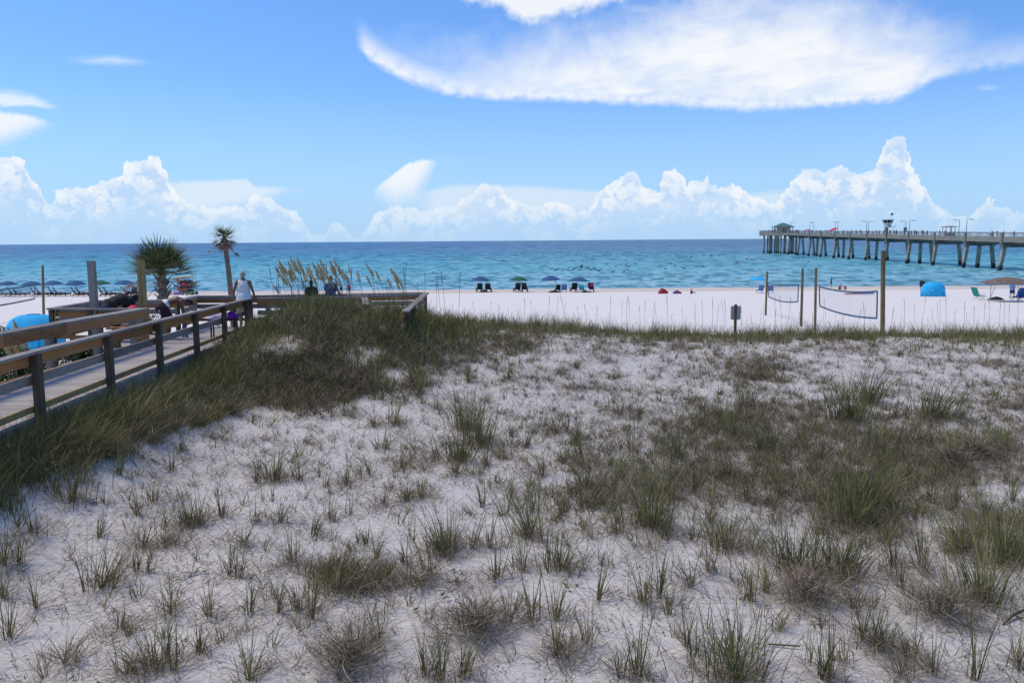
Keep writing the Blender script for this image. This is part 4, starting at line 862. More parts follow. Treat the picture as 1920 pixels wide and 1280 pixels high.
def body_mb(J, det=True):
    mb = MB(); up = V3(J['up']).normalized(); fw = V3(J['fwd']).normalized()
    pel, wai, che, nk, hd = (V3(J[k]) for k in ('pel', 'wai', 'che', 'nk', 'hd'))
    mb.sweep([pel-(wai-pel)*.35, pel, wai, che, nk+(che-nk)*.28], [(.145, .10), (.165, .115), (.135, .095), (.165, .115), (.10, .07)], n=16)
    mb.sweep([V3(J['sh'][0]), (V3(J['sh'][0])+V3(J['sh'][1]))/2+V3((0, 0, .02)), V3(J['sh'][1])], [.055, .085, .055])
    mb.sweep([che.lerp(nk, .6), nk, nk.lerp(hd, .6)], [.065, .058, .056])
    c = hd + up*.005; r = Vector((.078, .098, .118))
    # skull, jaw, face
    s_ = Vector(fw).cross(up).normalized()
    mb.sweep([hd-up*.06+fw*.028, hd-up*.01+fw*.012, hd+up*.045-fw*.004, hd+up*.085-fw*.01], [(.045, .045), (.068, .080), (.074, .090), (.05, .062)], side=tuple(s_), n=14)
    if det:
        mb.sweep([hd+up*.012+fw*.088, hd-up*.02+fw*.108], [.009, .014], n=6)                       # nose
        mb.sweep([hd-up*.05+fw*.085+s_*.018, hd-up*.05+fw*.085-s_*.018], [.009, .009], n=6)          # lips
        for k in (-1, 1): mb.sweep([hd+s_*(.074*k)+up*.02, hd+s_*(.082*k)-up*.03-fw*.005], [(.008, .016), (.007, .012)], side=tuple(s_), n=6)
    for i in (0, 1):
        h, k, a = V3(J['hip'][i]), V3(J['kn'][i]), V3(J['an'][i])
        mb.sweep([h, h.lerp(k, .45), k], [.092, .078, .055]); mb.sweep([k, k.lerp(a, .3), a], [.054, .057, .036])
        tf = V3(J['toe']).normalized(); f0 = Vector((a.x, a.y, a.z-.045)); mb.sweep([f0-tf*.05, f0+tf*.06, f0+tf*.17], [(.034, .032), (.042, .03), (.035, .018)])
        s, e, w = V3(J['sh'][i]), V3(J['el'][i]), V3(J['wr'][i])
        mb.sweep([s, s.lerp(e, .4), e], [.056, .048, .038]); mb.sweep([e, e.lerp(w, .3), w], [.038, .037, .025])
        hdv = V3(J['hdir'][i]).normalized(); sd = hdv.cross(Vector((1, 0, 0))).normalized()
        if sd.length < .1: sd = Vector((0, 1, 0))
        pl_ = w + hdv*.085; mb.sweep([w, w+hdv*.04, pl_], [(.026, .02), (.038, .017), (.038, .014)], side=tuple(sd), n=10)
        cu = hdv.cross(sd).normalized()*(1 if i == 0 else -1)
        for q in range(4 if det else 2):
            off = sd*((-.030+.020*q) if det else (-.02+.04*q)); L_ = (.068, .078, .074, .058)[q]; r0 = .0085 if det else .014
            b0 = pl_+off; b1 = b0+hdv*L_*.5+cu*.008; b2 = b1+hdv*L_*.42+cu*.022; mb.sweep([b0-hdv*.01, b1, b2], [r0, r0*.92, r0*.75], n=6)
        t0 = w+hdv*.03+sd*.03; mb.sweep([t0, t0+sd*.03+hdv*.03, t0+sd*.038+hdv*.062], [.012, .010, .008], n=6)
    return mb
def torso_mb(J, infl, hem, sleeve=0.0, loose=0.0, strap=False):
    mb = MB(); pel, wai, che, nk = (V3(J[k]) for k in ('pel', 'wai', 'che', 'nk')); b = wai.lerp(pel, hem)
    k = infl
    if strap:
        mb.sweep([b, pel.lerp(wai, .5), wai, che, che.lerp(nk, .35)], [(.205+loose, .15+loose*.6), (.185+k+loose, .135+k), (.158+k+loose*.5, .11+k), (.165+k, .118+k), (.15, .105+k)], n=18)
        for s_ in (0, 1): q = V3(J['sh'][s_]); mb.sweep([che.lerp(q, .55)+(nk-che)*.1, q.lerp(nk, .42)+(nk-che)*.12], [(.05, .11), (.035, .075)], n=10)
    else:
        mb.sweep([b, pel.lerp(wai, .5), wai, che, nk+(che-nk)*.25], [(.175+k+loose, .125+k+loose), (.165+k+loose, .115+k), (.14+k+loose*.6, .1+k), (.168+k, .12+k), (.10+k, .075+k)], n=16)
        mb.sweep([V3(J['sh'][0]), (V3(J['sh'][0])+V3(J['sh'][1]))/2+V3((0, 0, .02)), V3(J['sh'][1])], [.055+k, .088+k, .055+k])
    if sleeve:
        for i in (0, 1): s, e = V3(J['sh'][i]), V3(J['el'][i]); mb.sweep([s, s.lerp(e, sleeve)], [.06+k, .06+k])
    return mb
def shorts_mb(J, length=.8, k=.02, wide=.02):
    mb = MB(); pel, wai = V3(J['pel']), V3(J['wai']); mb.sweep([pel-(wai-pel)*.5, pel, pel.lerp(wai, .5)], [(.16+k, .115+k), (.168+k, .12+k), (.15+k, .11+k)], n=16)
    for i in (0, 1): h, kn = V3(J['hip'][i]), V3(J['kn'][i]); mb.sweep([h, h.lerp(kn, length)], [.098+k, .088+k+wide])
    return mb
def hair_mb(J, long=0.0):
    mb = MB(); up = V3(J['up']).normalized(); fw = V3(J['fwd']).normalized(); hd = V3(J['hd']); s_ = fw.cross(up)
    mb.sweep([hd-up*.035-fw*.03, hd+up*.03-fw*.018, hd+up*.078-fw*.014, hd+up*.105-fw*.012], [(.066, .072), (.081, .088), (.073, .084), (.038, .045)], side=tuple(s_), n=14)
    if long: mb.sweep([hd-fw*.05, hd-fw*.07-V3((0, 0, long))], [(.07, .045), (.05, .03)], side=tuple(s_), n=10)
    return mb
def person(J, loc, rz, scale, skin, label, parts, vox=.012, cat='person', group=None, det=True, hair='hair_d', hairlong=0.0, name='person'):
    me = remesh(body_mb(J, det), vox, M[skin], 'person'); o = bpy.data.objects.new(name, me); COL.objects.link(o)
    o.location = loc; o.rotation_euler = (0, 0, rz); o.scale = (scale,)*3
    cv = max(vox, .014)
    for nm, mb, mt in parts:
        c = bpy.data.objects.new(nm, remesh(mb, cv, M[mt], nm, 3)); COL.objects.link(c); c.parent = o
    if hair: c = bpy.data.objects.new('hair', remesh(hair_mb(J, hairlong), cv, M[hair], 'hair', 1)); COL.objects.link(c); c.parent = o
    tag(o, label, cat, group); return o
def J(**k): d = dict(STAND); d.update(k); return d
# man in the white tank top (back to us)
jt = J(el=[(.275, -.03, 1.15), (-.275, -.03, 1.15)], wr=[(.31, .07, .93), (-.31, .05, .91)], an=[(.11, .05, .08), (-.11, -.06, .08)], kn=[(.1, .06, .49), (-.1, .01, .49)], hd=(-.01, .02, 1.615))
Ym = 24.35; q = P(455, 509, Ym); hgt = (q.z-ZP)/1.72
person(jt, (q.x, Ym, ZP), R(4), hgt, 'skin_t', 'grey-haired man in a loose white tank top walking away on the boardwalk', [('tank_top', torso_mb(jt, .016, 1.9, loose=.03, strap=True), 'tank'), ('shorts', shorts_mb(jt, .85, .02, .03), 'shorts_k')], hair='hair_g', vox=.0095)
# bending man in dark board shorts
bend = J(an=[(.12, -.02, .08), (-.12, .04, .08)], kn=[(.11, .06, .48), (-.11, .10, .48)], hip=[(.09, -.08, .88), (-.09, -.08, .88)], pel=(0, -.08, .91), wai=(0, .05, 1.0), che=(0, .30, 1.06), nk=(0, .44, 1.03), hd=(0, .58, .97),
         sh=[(.18, .38, 1.03), (-.18, .38, 1.03)], el=[(.2, .42, .76), (-.18, .44, .76)], wr=[(.14, .40, .52), (-.1, .46, .52)], up=(0, .75, -.3), fwd=(0, -.3, -.8))
Yb_ = 21.9; q = P(312, 575, Yb_); sc_ = .98
bm = person(bend, (q.x-.02, Yb_, ZP), R(-62), sc_, 'skin_m', 'shirtless man in dark board shorts bending forward on the platform', [('board_shorts', shorts_mb(bend, .95, .022, .035), 'shorts_m')], vox=.0095)
pe_, wa_ = V3(bend['pel']), V3(bend['wai']); mb = MB(); mb.sweep([pe_.lerp(wa_, .58), pe_.lerp(wa_, .68)], [(.178, .132), (.172, .126)], n=18)
wb = bpy.data.objects.new('waistband', remesh(mb, .012, M['tank'], 'waistband', 1)); COL.objects.link(wb); wb.parent = bm
mb = MB()
for i, (a, b) in enumerate(((.1, 0), (.15, -.04), (.2, 0), (.1, .05), (.17, .06))): mb.ell((.125+.0*a, -.13+b, .66+a), (.03, .035, .05), 10, 6)
fl = mb.obj('white_print', M['tank'], bm, smooth=True)
# dark-clothed person bending left of him
b2 = J(**{k: bend[k] for k in ('an', 'kn', 'hip', 'pel', 'wai', 'che', 'nk', 'hd', 'sh', 'el', 'wr', 'up', 'fwd')}); b2['hd'] = (0, .60, 1.05); b2['up'] = (0, .9, .1); b2['fwd'] = (0, .1, -.9)
Yd = 21.5; q = P(211, 575, Yd)
person(b2, (q.x, Yd, ZP), R(-38), 1.04, 'skin_d', 'dark-clothed person bent over behind the left railing of the platform', [('shirt', torso_mb(b2, .03, .7, .5, .03), 'sh_dark'), ('shorts', shorts_mb(b2, .9, .02, .03), 'shorts_n')], vox=.011)
q = P(249, 575.5, 21.2); lump('beach_ball', 0, 0, (.13, .1, .1), M['pink_cl'], 'bright pink rounded float behind the left rail end', 'float', 1, q=q-Vector((0, 0, .06)))
# two behind the sea oats
kid = J(el=[(.22, .05, 1.14), (-.26, -.02, 1.16)], wr=[(.16, .22, 1.02), (-.36, .1, 1.02)])
q = P(620, 517, 24.45); person(J(el=[(.30, .02, 1.18), (-.22, .02, 1.14)], wr=[(.42, .14, 1.0), (-.2, .2, .95)]), (q.x, 24.45, ZP), R(-8), (q.z-ZP)/1.72, 'skin_t', 'person in a slate-blue shirt leaning to the rail behind the sea oats', [('shirt', torso_mb(kid, .022, .9, .45, .02), 'sh_blue'), ('shorts', shorts_mb(kid), 'shorts_n')], hair='hair_b', vox=.012)
q = P(583, 525, 24.3); person(J(), (q.x, 24.3, ZP), R(20), (q.z-ZP)/1.72, 'skin_t', 'dark-haired person in black half hidden by the sea oats', [('shirt', torso_mb(J(), .022, .9, .45, .02), 'sh_black'), ('shorts', shorts_mb(J()), 'sh_black')], hair='hair_d', hairlong=.12, vox=.012)
for o in bpy.data.objects:
    if str(o.get('label', '')).startswith(('person in a slate', 'dark-haired person in black')): o.scale = (o.scale[0]*.82, o.scale[1]*.85, o.scale[2])
# towel / table / bags on the platform
tx = P(420, 605, 21.5).x; tb = empty('folding_table', (tx, 21.5, ZP), R(8), 'small black-legged folding table behind the right rail, under towels', 'table')
mb = MB(); mb.box((0, 0, .56), (.72, .4, .03)); mb.obj('table_top', M['black_g'], tb)
for a in (-.3, .3):
    for b in (-.15, .15): mb = MB(); mb.box((a, b, .27), (.035, .035, .54)); mb.obj('leg', M['black_g'], tb)
m, T_, b_ = newmat('patterned_towel'); co = T_.node('ShaderNodeTexCoord').outputs['Object']; v_ = T_.node('ShaderNodeTexVoronoi', {'Vector': co, 'Scale': 13.0}).outputs['Color']; hs = T_.node('ShaderNodeHueSaturation', {'Color': v_, 'Saturation': .9, 'Value': 1.1}).outputs[0]
n_ = T_.noise(co, 9, 2); setin(T_, b_, Base_Color=T_.mix(T_.ss(n_, .42, .5), (.7, .72, .74), hs), Roughness=.9)
lump('beach_towel', 0, 0, (.2, .16, .16), m, 'crumpled white towel with blue and pink pattern on the folding table', 'towel', 6, q=(tx-.2, 21.45, ZP+.575))
lump('beach_bag', 0, 0, (.2, .15, .17), M['purple_cl'], 'purple and magenta bag at the right end of the folding table', 'bag', 11, q=(tx+.2, 21.5, ZP+.575))
m, T_, b_ = newmat('blue_striped_towel'); co = T_.node('ShaderNodeTexCoord').outputs['Object']; w_ = T_.node('ShaderNodeTexWave', {'Vector': co, 'Scale': 5.0, 'Distortion': 4.0}).outputs[1]
setin(T_, b_, Base_Color=T_.mix(T_.ss(w_, .4, .6), (.7, .74, .8), (.03, .07, .3)), Roughness=.9)
qq = bm.location + Vector((.35, .30, .015)); mb = MB(); n = 10
vs = [(x_*.10*(1-.75*z_**2), .03*math.sin(x_*5+z_*3), .41*z_) for z_ in np.linspace(0, 1, 6) for x_ in np.linspace(-1, 1, n)]
mb.add(vs, [(k*n+i, k*n+i+1, (k+1)*n+i+1, (k+1)*n+i) for k in range(5) for i in range(n-1)]); o = mb.obj('striped_towel', m, smooth=True); o.modifiers.new('s', 'SOLIDIFY').thickness = .03; o.location = qq; tag(o, 'blue and white towel hanging from the hand of the bending man', 'towel')
# distant bathers (a few shared figures)
protos = {}
def far(kind, skin, shirt, shorts, hair, key=None):
    key = (kind, skin, shirt, shorts, hair)
    if key in protos: return copy_tree(protos[key])
    j = {'stand': J(), 'lean': J(el=[(.24, .12, 1.16), (-.24, .12, 1.16)], wr=[(.2, .38, 1.12), (-.2, .38, 1.12)], hd=(0, .08, 1.6)),
         'walk': J(an=[(.1, .28, .1), (-.1, -.3, .12)], kn=[(.1, .2, .5), (-.1, -.05, .49)], wr=[(.27, -.1, .95), (-.27, .2, .98)]),
         'sit': J(an=[(.12, .75, .08), (-.12, .75, .08)], kn=[(.14, .45, .42), (-.14, .45, .42)], hip=[(.09, .0, .14), (-.09, 0, .14)], pel=(0, -.02, .16), wai=(0, -.04, .32), che=(0, -.02, .52), nk=(0, 0, .68), hd=(0, .03, .84), sh=[(.18, 0, .63), (-.18, 0, .63)], el=[(.24, .12, .42), (-.24, .12, .42)], wr=[(.2, .34, .42), (-.2, .34, .42)])}[kind]
    parts = []
    if shirt: parts.append(('shirt', torso_mb(j, .03, .8, .45, .02), shirt))
    if shorts: parts.append(('shorts', shorts_mb(j, .6, .025), shorts))
    o = person(j, (0, 0, 0), 0, 1, skin, 'x', parts, vox=.03, det=False, hair=hair); protos[key] = o; return o
def putfar(o, px_, row_feet, row_top, rz, lab, grp, h0=1.73, loc=None, sit=False):
    q = onbeach(px_, row_feet) if loc is None else loc; o.location = q; top = P(px_, row_top, q.y).z; s_ = (top-q.z)/h0; o.scale = (s_*1.05, s_*1.05, s_); o.rotation_euler = (0, 0, rz); tag(o, lab, 'person', grp); return o
M['sw_black'] = M['sh_black']; gb_ = 'bathers on the beach'
def wade(px_, row, Y, top, depth=.35): q = P(px_, row, Y); return Vector((q.x, Y, -depth))
putfar(far('stand', 'skin_l', 'sw_black', 'sw_black', 'hair_d'), 1558, 541, 521, R(-100), 'standing woman in a black swimsuit at the water behind the large net', gb_, loc=Vector((P(1558, 541, 134).x, 134, float(gz(P(1558, 541, 134).x, 134)))))
q = onbeach(1575, 543); putfar(far('sit', 'skin_l', None, 'sw_black', 'hair_d'), 1575, 543, 531, R(150), 'bather in dark bottoms sitting at the waterline, middle of the three', gb_, .97, loc=q)
q = onbeach(1584.5, 543); putfar(far('sit', 'skin_l', 'red', 'sw_black', 'hair_d'), 1584.5, 543, 534.5, R(170), 'smaller bather sitting rightmost of the three at the waterline', gb_, .97, loc=q)
putfar(far('sit', 'skin_l', 'maroon', 'sw_black', 'hair_d'), 1296, 551, 541, R(-90), 'dark-haired bather sitting alone on the open sand', gb_, .97)
putfar(far('walk', 'skin_l', 'blue_cl', 'shorts_n', 'hair_b'), 1897, 560, 529, R(-50), 'person in a pale blue shirt walking under the canopy', gb_)
putfar(far('stand', 'skin_l', 'sw_black', 'sw_black', 'hair_b'), 1727, 545, 523, R(0), 'person with a large black hat or float behind the blue domed tent', gb_)
q = onbeach(1727, 545); mb = MB(); mb.ell((0, 0, 0), (.42, .12, .42), 18, 10); o = mb.obj('swim_ring', M['black_g'], smooth=True); o.location = (q.x, q.y-.35, P(1727, 532, q.y).z); tag(o, 'round black disc carried on the back beside the blue tent', 'swim ring')
putfar(far('stand', 'skin_t', None, 'sw_black', 'hair_d'), 640, 550, 531, 0, 'left one of two small children standing far off behind the sea oats', gb_)
putfar(far('stand', 'skin_t', 'maroon', 'sw_black', 'hair_d'), 654.5, 551, 532, 0, 'right one of two small children standing far off behind the sea oats', gb_)
lo_ = onbeach(243, 555.5); putfar(far('sit', 'skin_t', None, 'sw_black', 'hair_d'), 241, 556, 541.5, R(-60), 'person reclining in the dark lounger beside the tan post', gb_, .97, loc=lo_+Vector((-.2, -.2, .38)))
putfar(far('sit', 'skin_l', 'white', 'sw_black', 'hair_b'), 1103, 548, 540, 0, 'person in white sitting left of the pink towel', gb_, .97)
# swimmers in the sea: head and shoulders above the water
for px_, row, lab in ((1041, 529, 'swimmer with pale shoulders just off the beach beyond the third umbrella'), (1909, 540, 'swimmer close to shore right of the canopy'), (1915, 541, 'second swimmer close to shore at the right edge')):
    q = PZ(px_, row, 0); o = far('stand', 'skin_l', None, None, 'hair_d'); o.location = (q.x, q.y, -1.3); o.scale = (1, 1, 1); tag(o, lab, 'person', 'swimmers near the shore')
for i, dx_ in enumerate((-1.0, .9)):
    o = far('sit', 'skin_t', None, 'sw_black', 'hair_d'); o.location = (kq.location.x+dx_*2.2, kq.location.y, .2); o.scale = (1.5,)*3; tag(o, f"{'left' if i == 0 else 'right'} paddler sitting in the kayak behind the tall palm", 'person', 'kayak paddlers')
# people on the pier
shirts = {'red': 'red', 'dark': 'sh_black', 'blue': 'blue_dk', 'white': 'white', 'grey': 'rail_metal'}
gp = 'people along the pier rail'; rr = random.Random(5)
for i in range(46):
    if i < 7: px_ = [1852, 1856, 1864, 1876, 1895.5, 1757, 1765][i]; c_ = ['white', 'red', 'dark', 'blue', 'blue', 'blue', 'red'][i]
    else: px_ = 1490 + (i-7)*(1735-1490)/38 + rr.uniform(-2.5, 2.5); c_ = rr.choice(['red', 'dark', 'dark', 'blue', 'white', 'grey', 'dark'])
    off = rr.choice([.7, .8, .9, PW-.8]); k_ = (px_-960)/F; y_ = (97.3+off)/(k_-.0968); b_ = Vector(pp(y_, off, -1.2))
    o = far('lean' if i % 3 else 'stand', rr.choice(['skin_l', 'skin_t']) if c_ in ('red', 'dark') else 'skin_l', shirts[c_], 'shorts_n', 'hair_d'); o.location = b_; o.rotation_euler = (0, 0, rr.uniform(-.6, .6) + (1.4 if off < 2 else -1.5)); s_ = rr.uniform(.94, 1.06); o.scale = (s_,)*3
    if px_ > 1740: w_ = ['leftmost of the group near the right edge', 'beside the person in white near the right edge', 'alone between the group and the person in blue', 'just left of the last pilaster', 'rightmost on the pier', 'left of the sun shelter', 'under the left side of the sun shelter'][i]; lab = f'person in {c_} on the pier, {w_}'
    else:
        sec = 'right of the pier pavilion' if px_ < 1515 else 'between the two lamp pairs' if px_ < 1562 else 'between middle lamp pair and double lamp' if px_ < 1621 else 'just left of the lifeguard tower' if px_ < 1655 else 'between the lifeguard tower and the sun shelter'
        lab = f'small figure in {c_} at the rail {sec}'
    tag(o, lab, 'person', gp)
for i, px_ in enumerate((1426, 1431, 1435, 1439, 1444, 1449, 1455)):
    k_ = (px_-960)/F; y_ = (97.3-1.6)/(k_-.0968); b_ = hp(min(max(y_, 434), 469), -1.6); c_ = ['dark', 'dark', 'white', 'dark', 'blue', 'red', 'dark'][i]
    x_ = k_*b_.y; o = far('lean', 'skin_l', shirts[c_], 'shorts_n', 'hair_d'); o.location = (b_.x, b_.y, zd); o.rotation_euler = (0, 0, 1.4); o.scale = (1.05,)*3; tag(o, f'small figure in {c_} at the pier end left of the pavilion', 'person', gp)

# ================================================================== birds on the water
M['bird'] = plain('dark_brown_plumage', (.022, .018, .018), .8, .2)
def bird_proto(kind):
    mb = MB(); mb.sweep([(-.55, 0, .10), (-.3, 0, .14), (0, 0, .15), (.3, 0, .18)], [(.03, .03), (.13, .1), (.17, .14), (.1, .09)], side=(0, 1, 0), n=10)
    mb.sweep([(.28, 0, .18), (.4, 0, .36), (.38, 0, .55), (.46, 0, .60)], [.07, .045, .04, .055], side=(0, 1, 0), n=8); mb.sweep([(.48, 0, .58), (.78, 0, .40)], [(.03, .04), (.012, .015)], side=(0, 1, 0), n=6)
    if kind:
        for s_ in (-1, 1): mb.sweep([(0, s_*.1, .22), (.05, s_*.55, .55), (-.1, s_*1.05, .40)], [(.16, .03), (.13, .02), (.04, .01)], side=(1, 0, 0), n=8)
    return mb
bm_ = [bird_proto(0).mesh('pelican', M['bird'], True), bird_proto(1).mesh('pelican', M['bird'], True)]
flock = [(1034, 504), (1041, 506), (1047, 505.3), (1054, 507), (1065, 506.5), (1068, 503), (1073, 506.5), (1077, 503.3), (1087, 507), (1090, 502), (1102, 502.3), (1113, 503.8), (1108, 506), (1117, 505.5), (1122, 507.5), (1126, 505.5), (1125, 510), (1150, 509.5), (1170, 508.5), (1176, 506)]
scat = [(942, 489.5), (947, 489), (1018, 479), (1024, 490.5), (1042, 488.5), (1057, 482.5), (1071, 489), (1077, 489), (1091, 488.5), (1109, 484.5), (1110, 488.5), (1137, 496), (1153, 499.5), (1162, 496), (1174, 496), (1178, 500), (1174, 487), (1192, 495), (1211, 503), (1230, 491.5), (1238, 498.8), (1248, 504), (1258, 494.5), (1265, 498), (1282, 503), (1306, 499.5), (1316, 499.5), (1253, 477), (1262, 486), (1267, 479.5), (1284, 479.5), (1286, 481), (1296, 481), (1320, 478), (1334, 479), (1334, 481.5), (1349, 479), (1362, 482.4), (1377, 485), (1401, 485.5), (1407, 486.5), (1411, 487), (1416, 487.5), (1432, 487), (1377, 494), (1383, 494), (1342, 490), (1514, 492.5), (1505, 490), (1185, 477), (1195, 477.5), (1202, 477), (1081, 478.3), (1090, 478.3), (1098, 478.3), (1110, 478.3), (1128, 478.3), (1133, 478.3), (1138, 478.3), (1144, 478), (1157, 476.8), (1166, 479.8), (1209, 480), (1233, 477)]
for i, (px_, row) in enumerate(flock + scat):
    q = PZ(px_, row+.8, 0); k = 1 if (px_, row) == (1090, 502) else 0; o = bpy.data.objects.new('pelican', bm_[k]); COL.objects.link(o); o.location = (q.x, q.y, -.03 + (.3 if k else 0)); o.rotation_euler = (0, 0, rr.uniform(-.7, .7) + (math.pi if rr.random() < .3 else 0)); s_ = rr.uniform(.85, 1.15) if i < len(flock) else rr.uniform(.8, 1.2); o.scale = (s_,)*3
    if k: tag(o, 'dark seabird lifting its wings among the dense flock', 'bird', 'seabirds on the water')
    elif i < len(flock): tag(o, 'dark seabird in the dense flock floating beyond the centre umbrellas', 'bird', 'seabirds on the water')
    else: tag(o, 'dark seabird scattered on the open water beyond the dense flock' if px_ < 1330 else 'dark seabird on the water toward the end of the pier' if px_ > 1400 else 'dark seabird on the water left of the pier end', 'bird', 'seabirds on the water')
# ================================================================== palms
M['trunk'] = wood('palm_trunk_bark', (.075, .058, .045), (.20, .16, .13), (1, 1, 3)); M['trunk2'] = wood('smooth_palm_trunk', (.10, .07, .055), (.21, .155, .12), (1, 1, 5))
M['frond'] = leafmat('palm_frond_green', [(0, (.030, .055, .020)), (.5, (.075, .115, .04)), (.8, (.15, .17, .07)), (1, (.34, .25, .15))], .45)
M['frond_dry'] = leafmat('palm_frond_dry', [(0, (.10, .07, .05)), (.5, (.24, .175, .125)), (1, (.42, .33, .24))], .8)
def fan(V, Fc, Tn, base, d0, L_, nleaf, blade, droop, r, spread=1.9, stiff=.5, pet=.5, wf=.032):
    """petiole from base along d0, then a fan of pointed leaflets"""
    d = Vector(d0).normalized(); side = d.cross(Vector((0, 0, 1)));
    if side.length < .1: side = Vector((1, 0, 0))
    side.normalize(); nrm = side.cross(d).normalized(); tip = Vector(base) + d*L_*pet - Vector((0, 0, droop*.1)); mid = (Vector(base)+tip)/2 + Vector((0, 0, .06*L_))
    w = .03
    prev = None
    for k, p in enumerate((Vector(base), mid, tip)):
        i0 = len(V); V.extend([p - side*w, p + side*w]); Tn.extend([.55, .55])
        if prev is not None: Fc.append((prev, prev+1, i0+1, i0))
        prev = i0
    for j in range(nleaf):
        a = (j/(nleaf-1)-.5)*2*spread + r.uniform(-.05, .05); dd = (d*math.cos(a) + side*math.sin(a) + nrm*(.18*abs(math.sin(a))+r.uniform(-.05, .12))).normalized(); ln = blade*(1-.18*abs(a)/spread)*r.uniform(.85, 1.1)
        t = r.uniform(0, 1); pr = None; wd = blade*wf; p = tip.copy()
        sd = dd.cross(nrm).normalized()
        for s_ in range(5):
            f = s_/4; ww = wd*(.5+1.4*f if f < .35 else 1.0*(1-f)+.08)
            i0 = len(V); V.extend([p - sd*ww, p + sd*ww]); Tn.extend([min(1, t*.7+f*f*.42)]*2)
            if pr is not None: Fc.append((pr, pr+1, i0+1, i0))
            pr = i0; g_ = droop*(f**1.6)*(1-stiff*.5); p = p + (dd + Vector((0, 0, -g_*2.2))).normalized()*ln/4
def palm(lab, base, topz, r0, r1, lean, crown_r, ng, nd, rseed, small=False, deadfr=()):
    r = random.Random(rseed); root = empty('palm_tree', base, 0, lab, 'palm tree', 'palms behind the boardwalk'); H_ = topz-base.z
    mb = MB(); n, m_ = 16, 26; vs = []
    for i in range(m_+1):
        f = i/m_; rad = r0+(r1-r0)*f + (.012 if small else .028)*(1 if i % 2 else -1)*(1 if not small else .5); cx = lean*f*f
        for j in range(n): g_ = 2*math.pi*j/n; k = 1+r.uniform(-.05, .05); vs.append((cx+rad*k*math.cos(g_), rad*k*math.sin(g_), H_*f))
    mb.add(vs, [(i*n+j, i*n+(j+1) % n, (i+1)*n+(j+1) % n, (i+1)*n+j) for i in range(m_) for j in range(n)] + [tuple(range(m_*n, (m_+1)*n))]); mb.obj('trunk', M['trunk2' if small else 'trunk'], root)
    if not small:
        mb = MB()
        for k in range(34):
            g_ = k*2.4; z_ = H_*(.55+.45*k/34); a = Vector((lean*(z_/H_)**2+r1*1.0*math.cos(g_), r1*math.sin(g_), z_)); b = a + Vector((math.cos(g_)*.17, math.sin(g_)*.17, .2)); mb.beam(a, b, .07, .035)
        mb.obj('leaf_stub', M['trunk'], root)
    tp = Vector((lean, 0, H_))
    V, Fc, Tn = [], [], []
    for k in range(ng):
        f = (k+.5)/ng; g_ = k*2.39996; el_ = R(80 - 72*f) if not small else R(70-95*f); d = (math.cos(g_)*math.cos(el_)*1.22, math.sin(g_)*math.cos(el_)*1.22, math.sin(el_)*(.86 if not small else .8))
        fan(V, Fc, Tn, tp - Vector((0, 0, .02)), d, crown_r*r.uniform(.8, 1.08), 20 if not small else 12, crown_r*.62, .10+.34*f, r, 1.45 if not small else 1.1, .5, .56 if not small else .34)
    me = npmesh('crown', np.array([tuple(v) for v in V]), np.array(Fc), M['frond'], np.array(Tn)*(1 if not small else .6)+(.38 if small else .1)); o = bpy.data.objects.new('crown', me); COL.objects.link(o); o.parent = root
    V, Fc, Tn = [], [], []
    for k in range(nd):
        g_ = k*2.39996+1; el_ = R(14-34*r.random()) if not small else R(10-60*r.random()) ; d = (math.cos(g_)*math.cos(el_), math.sin(g_)*math.cos(el_), math.sin(el_)); fan(V, Fc, Tn, tp - Vector((0, 0, .12 if not small else .0)), d, crown_r*(.95 if not small else .8)*r.uniform(.75, 1), 15, crown_r*(.40 if not small else .5), 1.3, r, .9, .1, .6 if not small else .4)
    for d, L_ in deadfr: fan(V, Fc, Tn, tp - Vector((0, 0, .25)), d, L_, 16, crown_r*.42, 1.6, r, 1.3, 0, .7, .055)
    me = npmesh('dry_frond', np.array([tuple(v) for v in V]), np.array(Fc), M['frond_dry'], np.array(Tn)); o = bpy.data.objects.new('dry_frond', me); COL.objects.link(o); o.parent = root
    return root
Yp = 34.0; b = P(307, 545, Yp); gb = float(gz(b.x, Yp)); tz = P(303, 519, Yp).z
palm('broad bushy palm with a full green fan crown behind the platform', Vector((b.x, Yp, gb-.2)), tz, .20, .17, P(303, 519, Yp).x-b.x, 1.62, 46, 12, 3, deadfr=[((1, -.3, .12), 1.75), ((-1, -.2, .05), 1.6), ((-.5, -.6, -.55), 1.3)])
Yp = 37.0; b = P(431, 555, Yp); gb = float(gz(b.x, Yp)); tz = P(421, 447, Yp).z
palm('tall thin palm with a small ragged crown and leaning bare trunk', Vector((b.x+.1, Yp, gb-.2)), tz, .135, .10, P(420.5, 446, Yp).x-b.x-.1, .92, 22, 22, 8, small=True, deadfr=[((1, -.2, -.5), .8), ((-1, -.2, -.2), .85)])

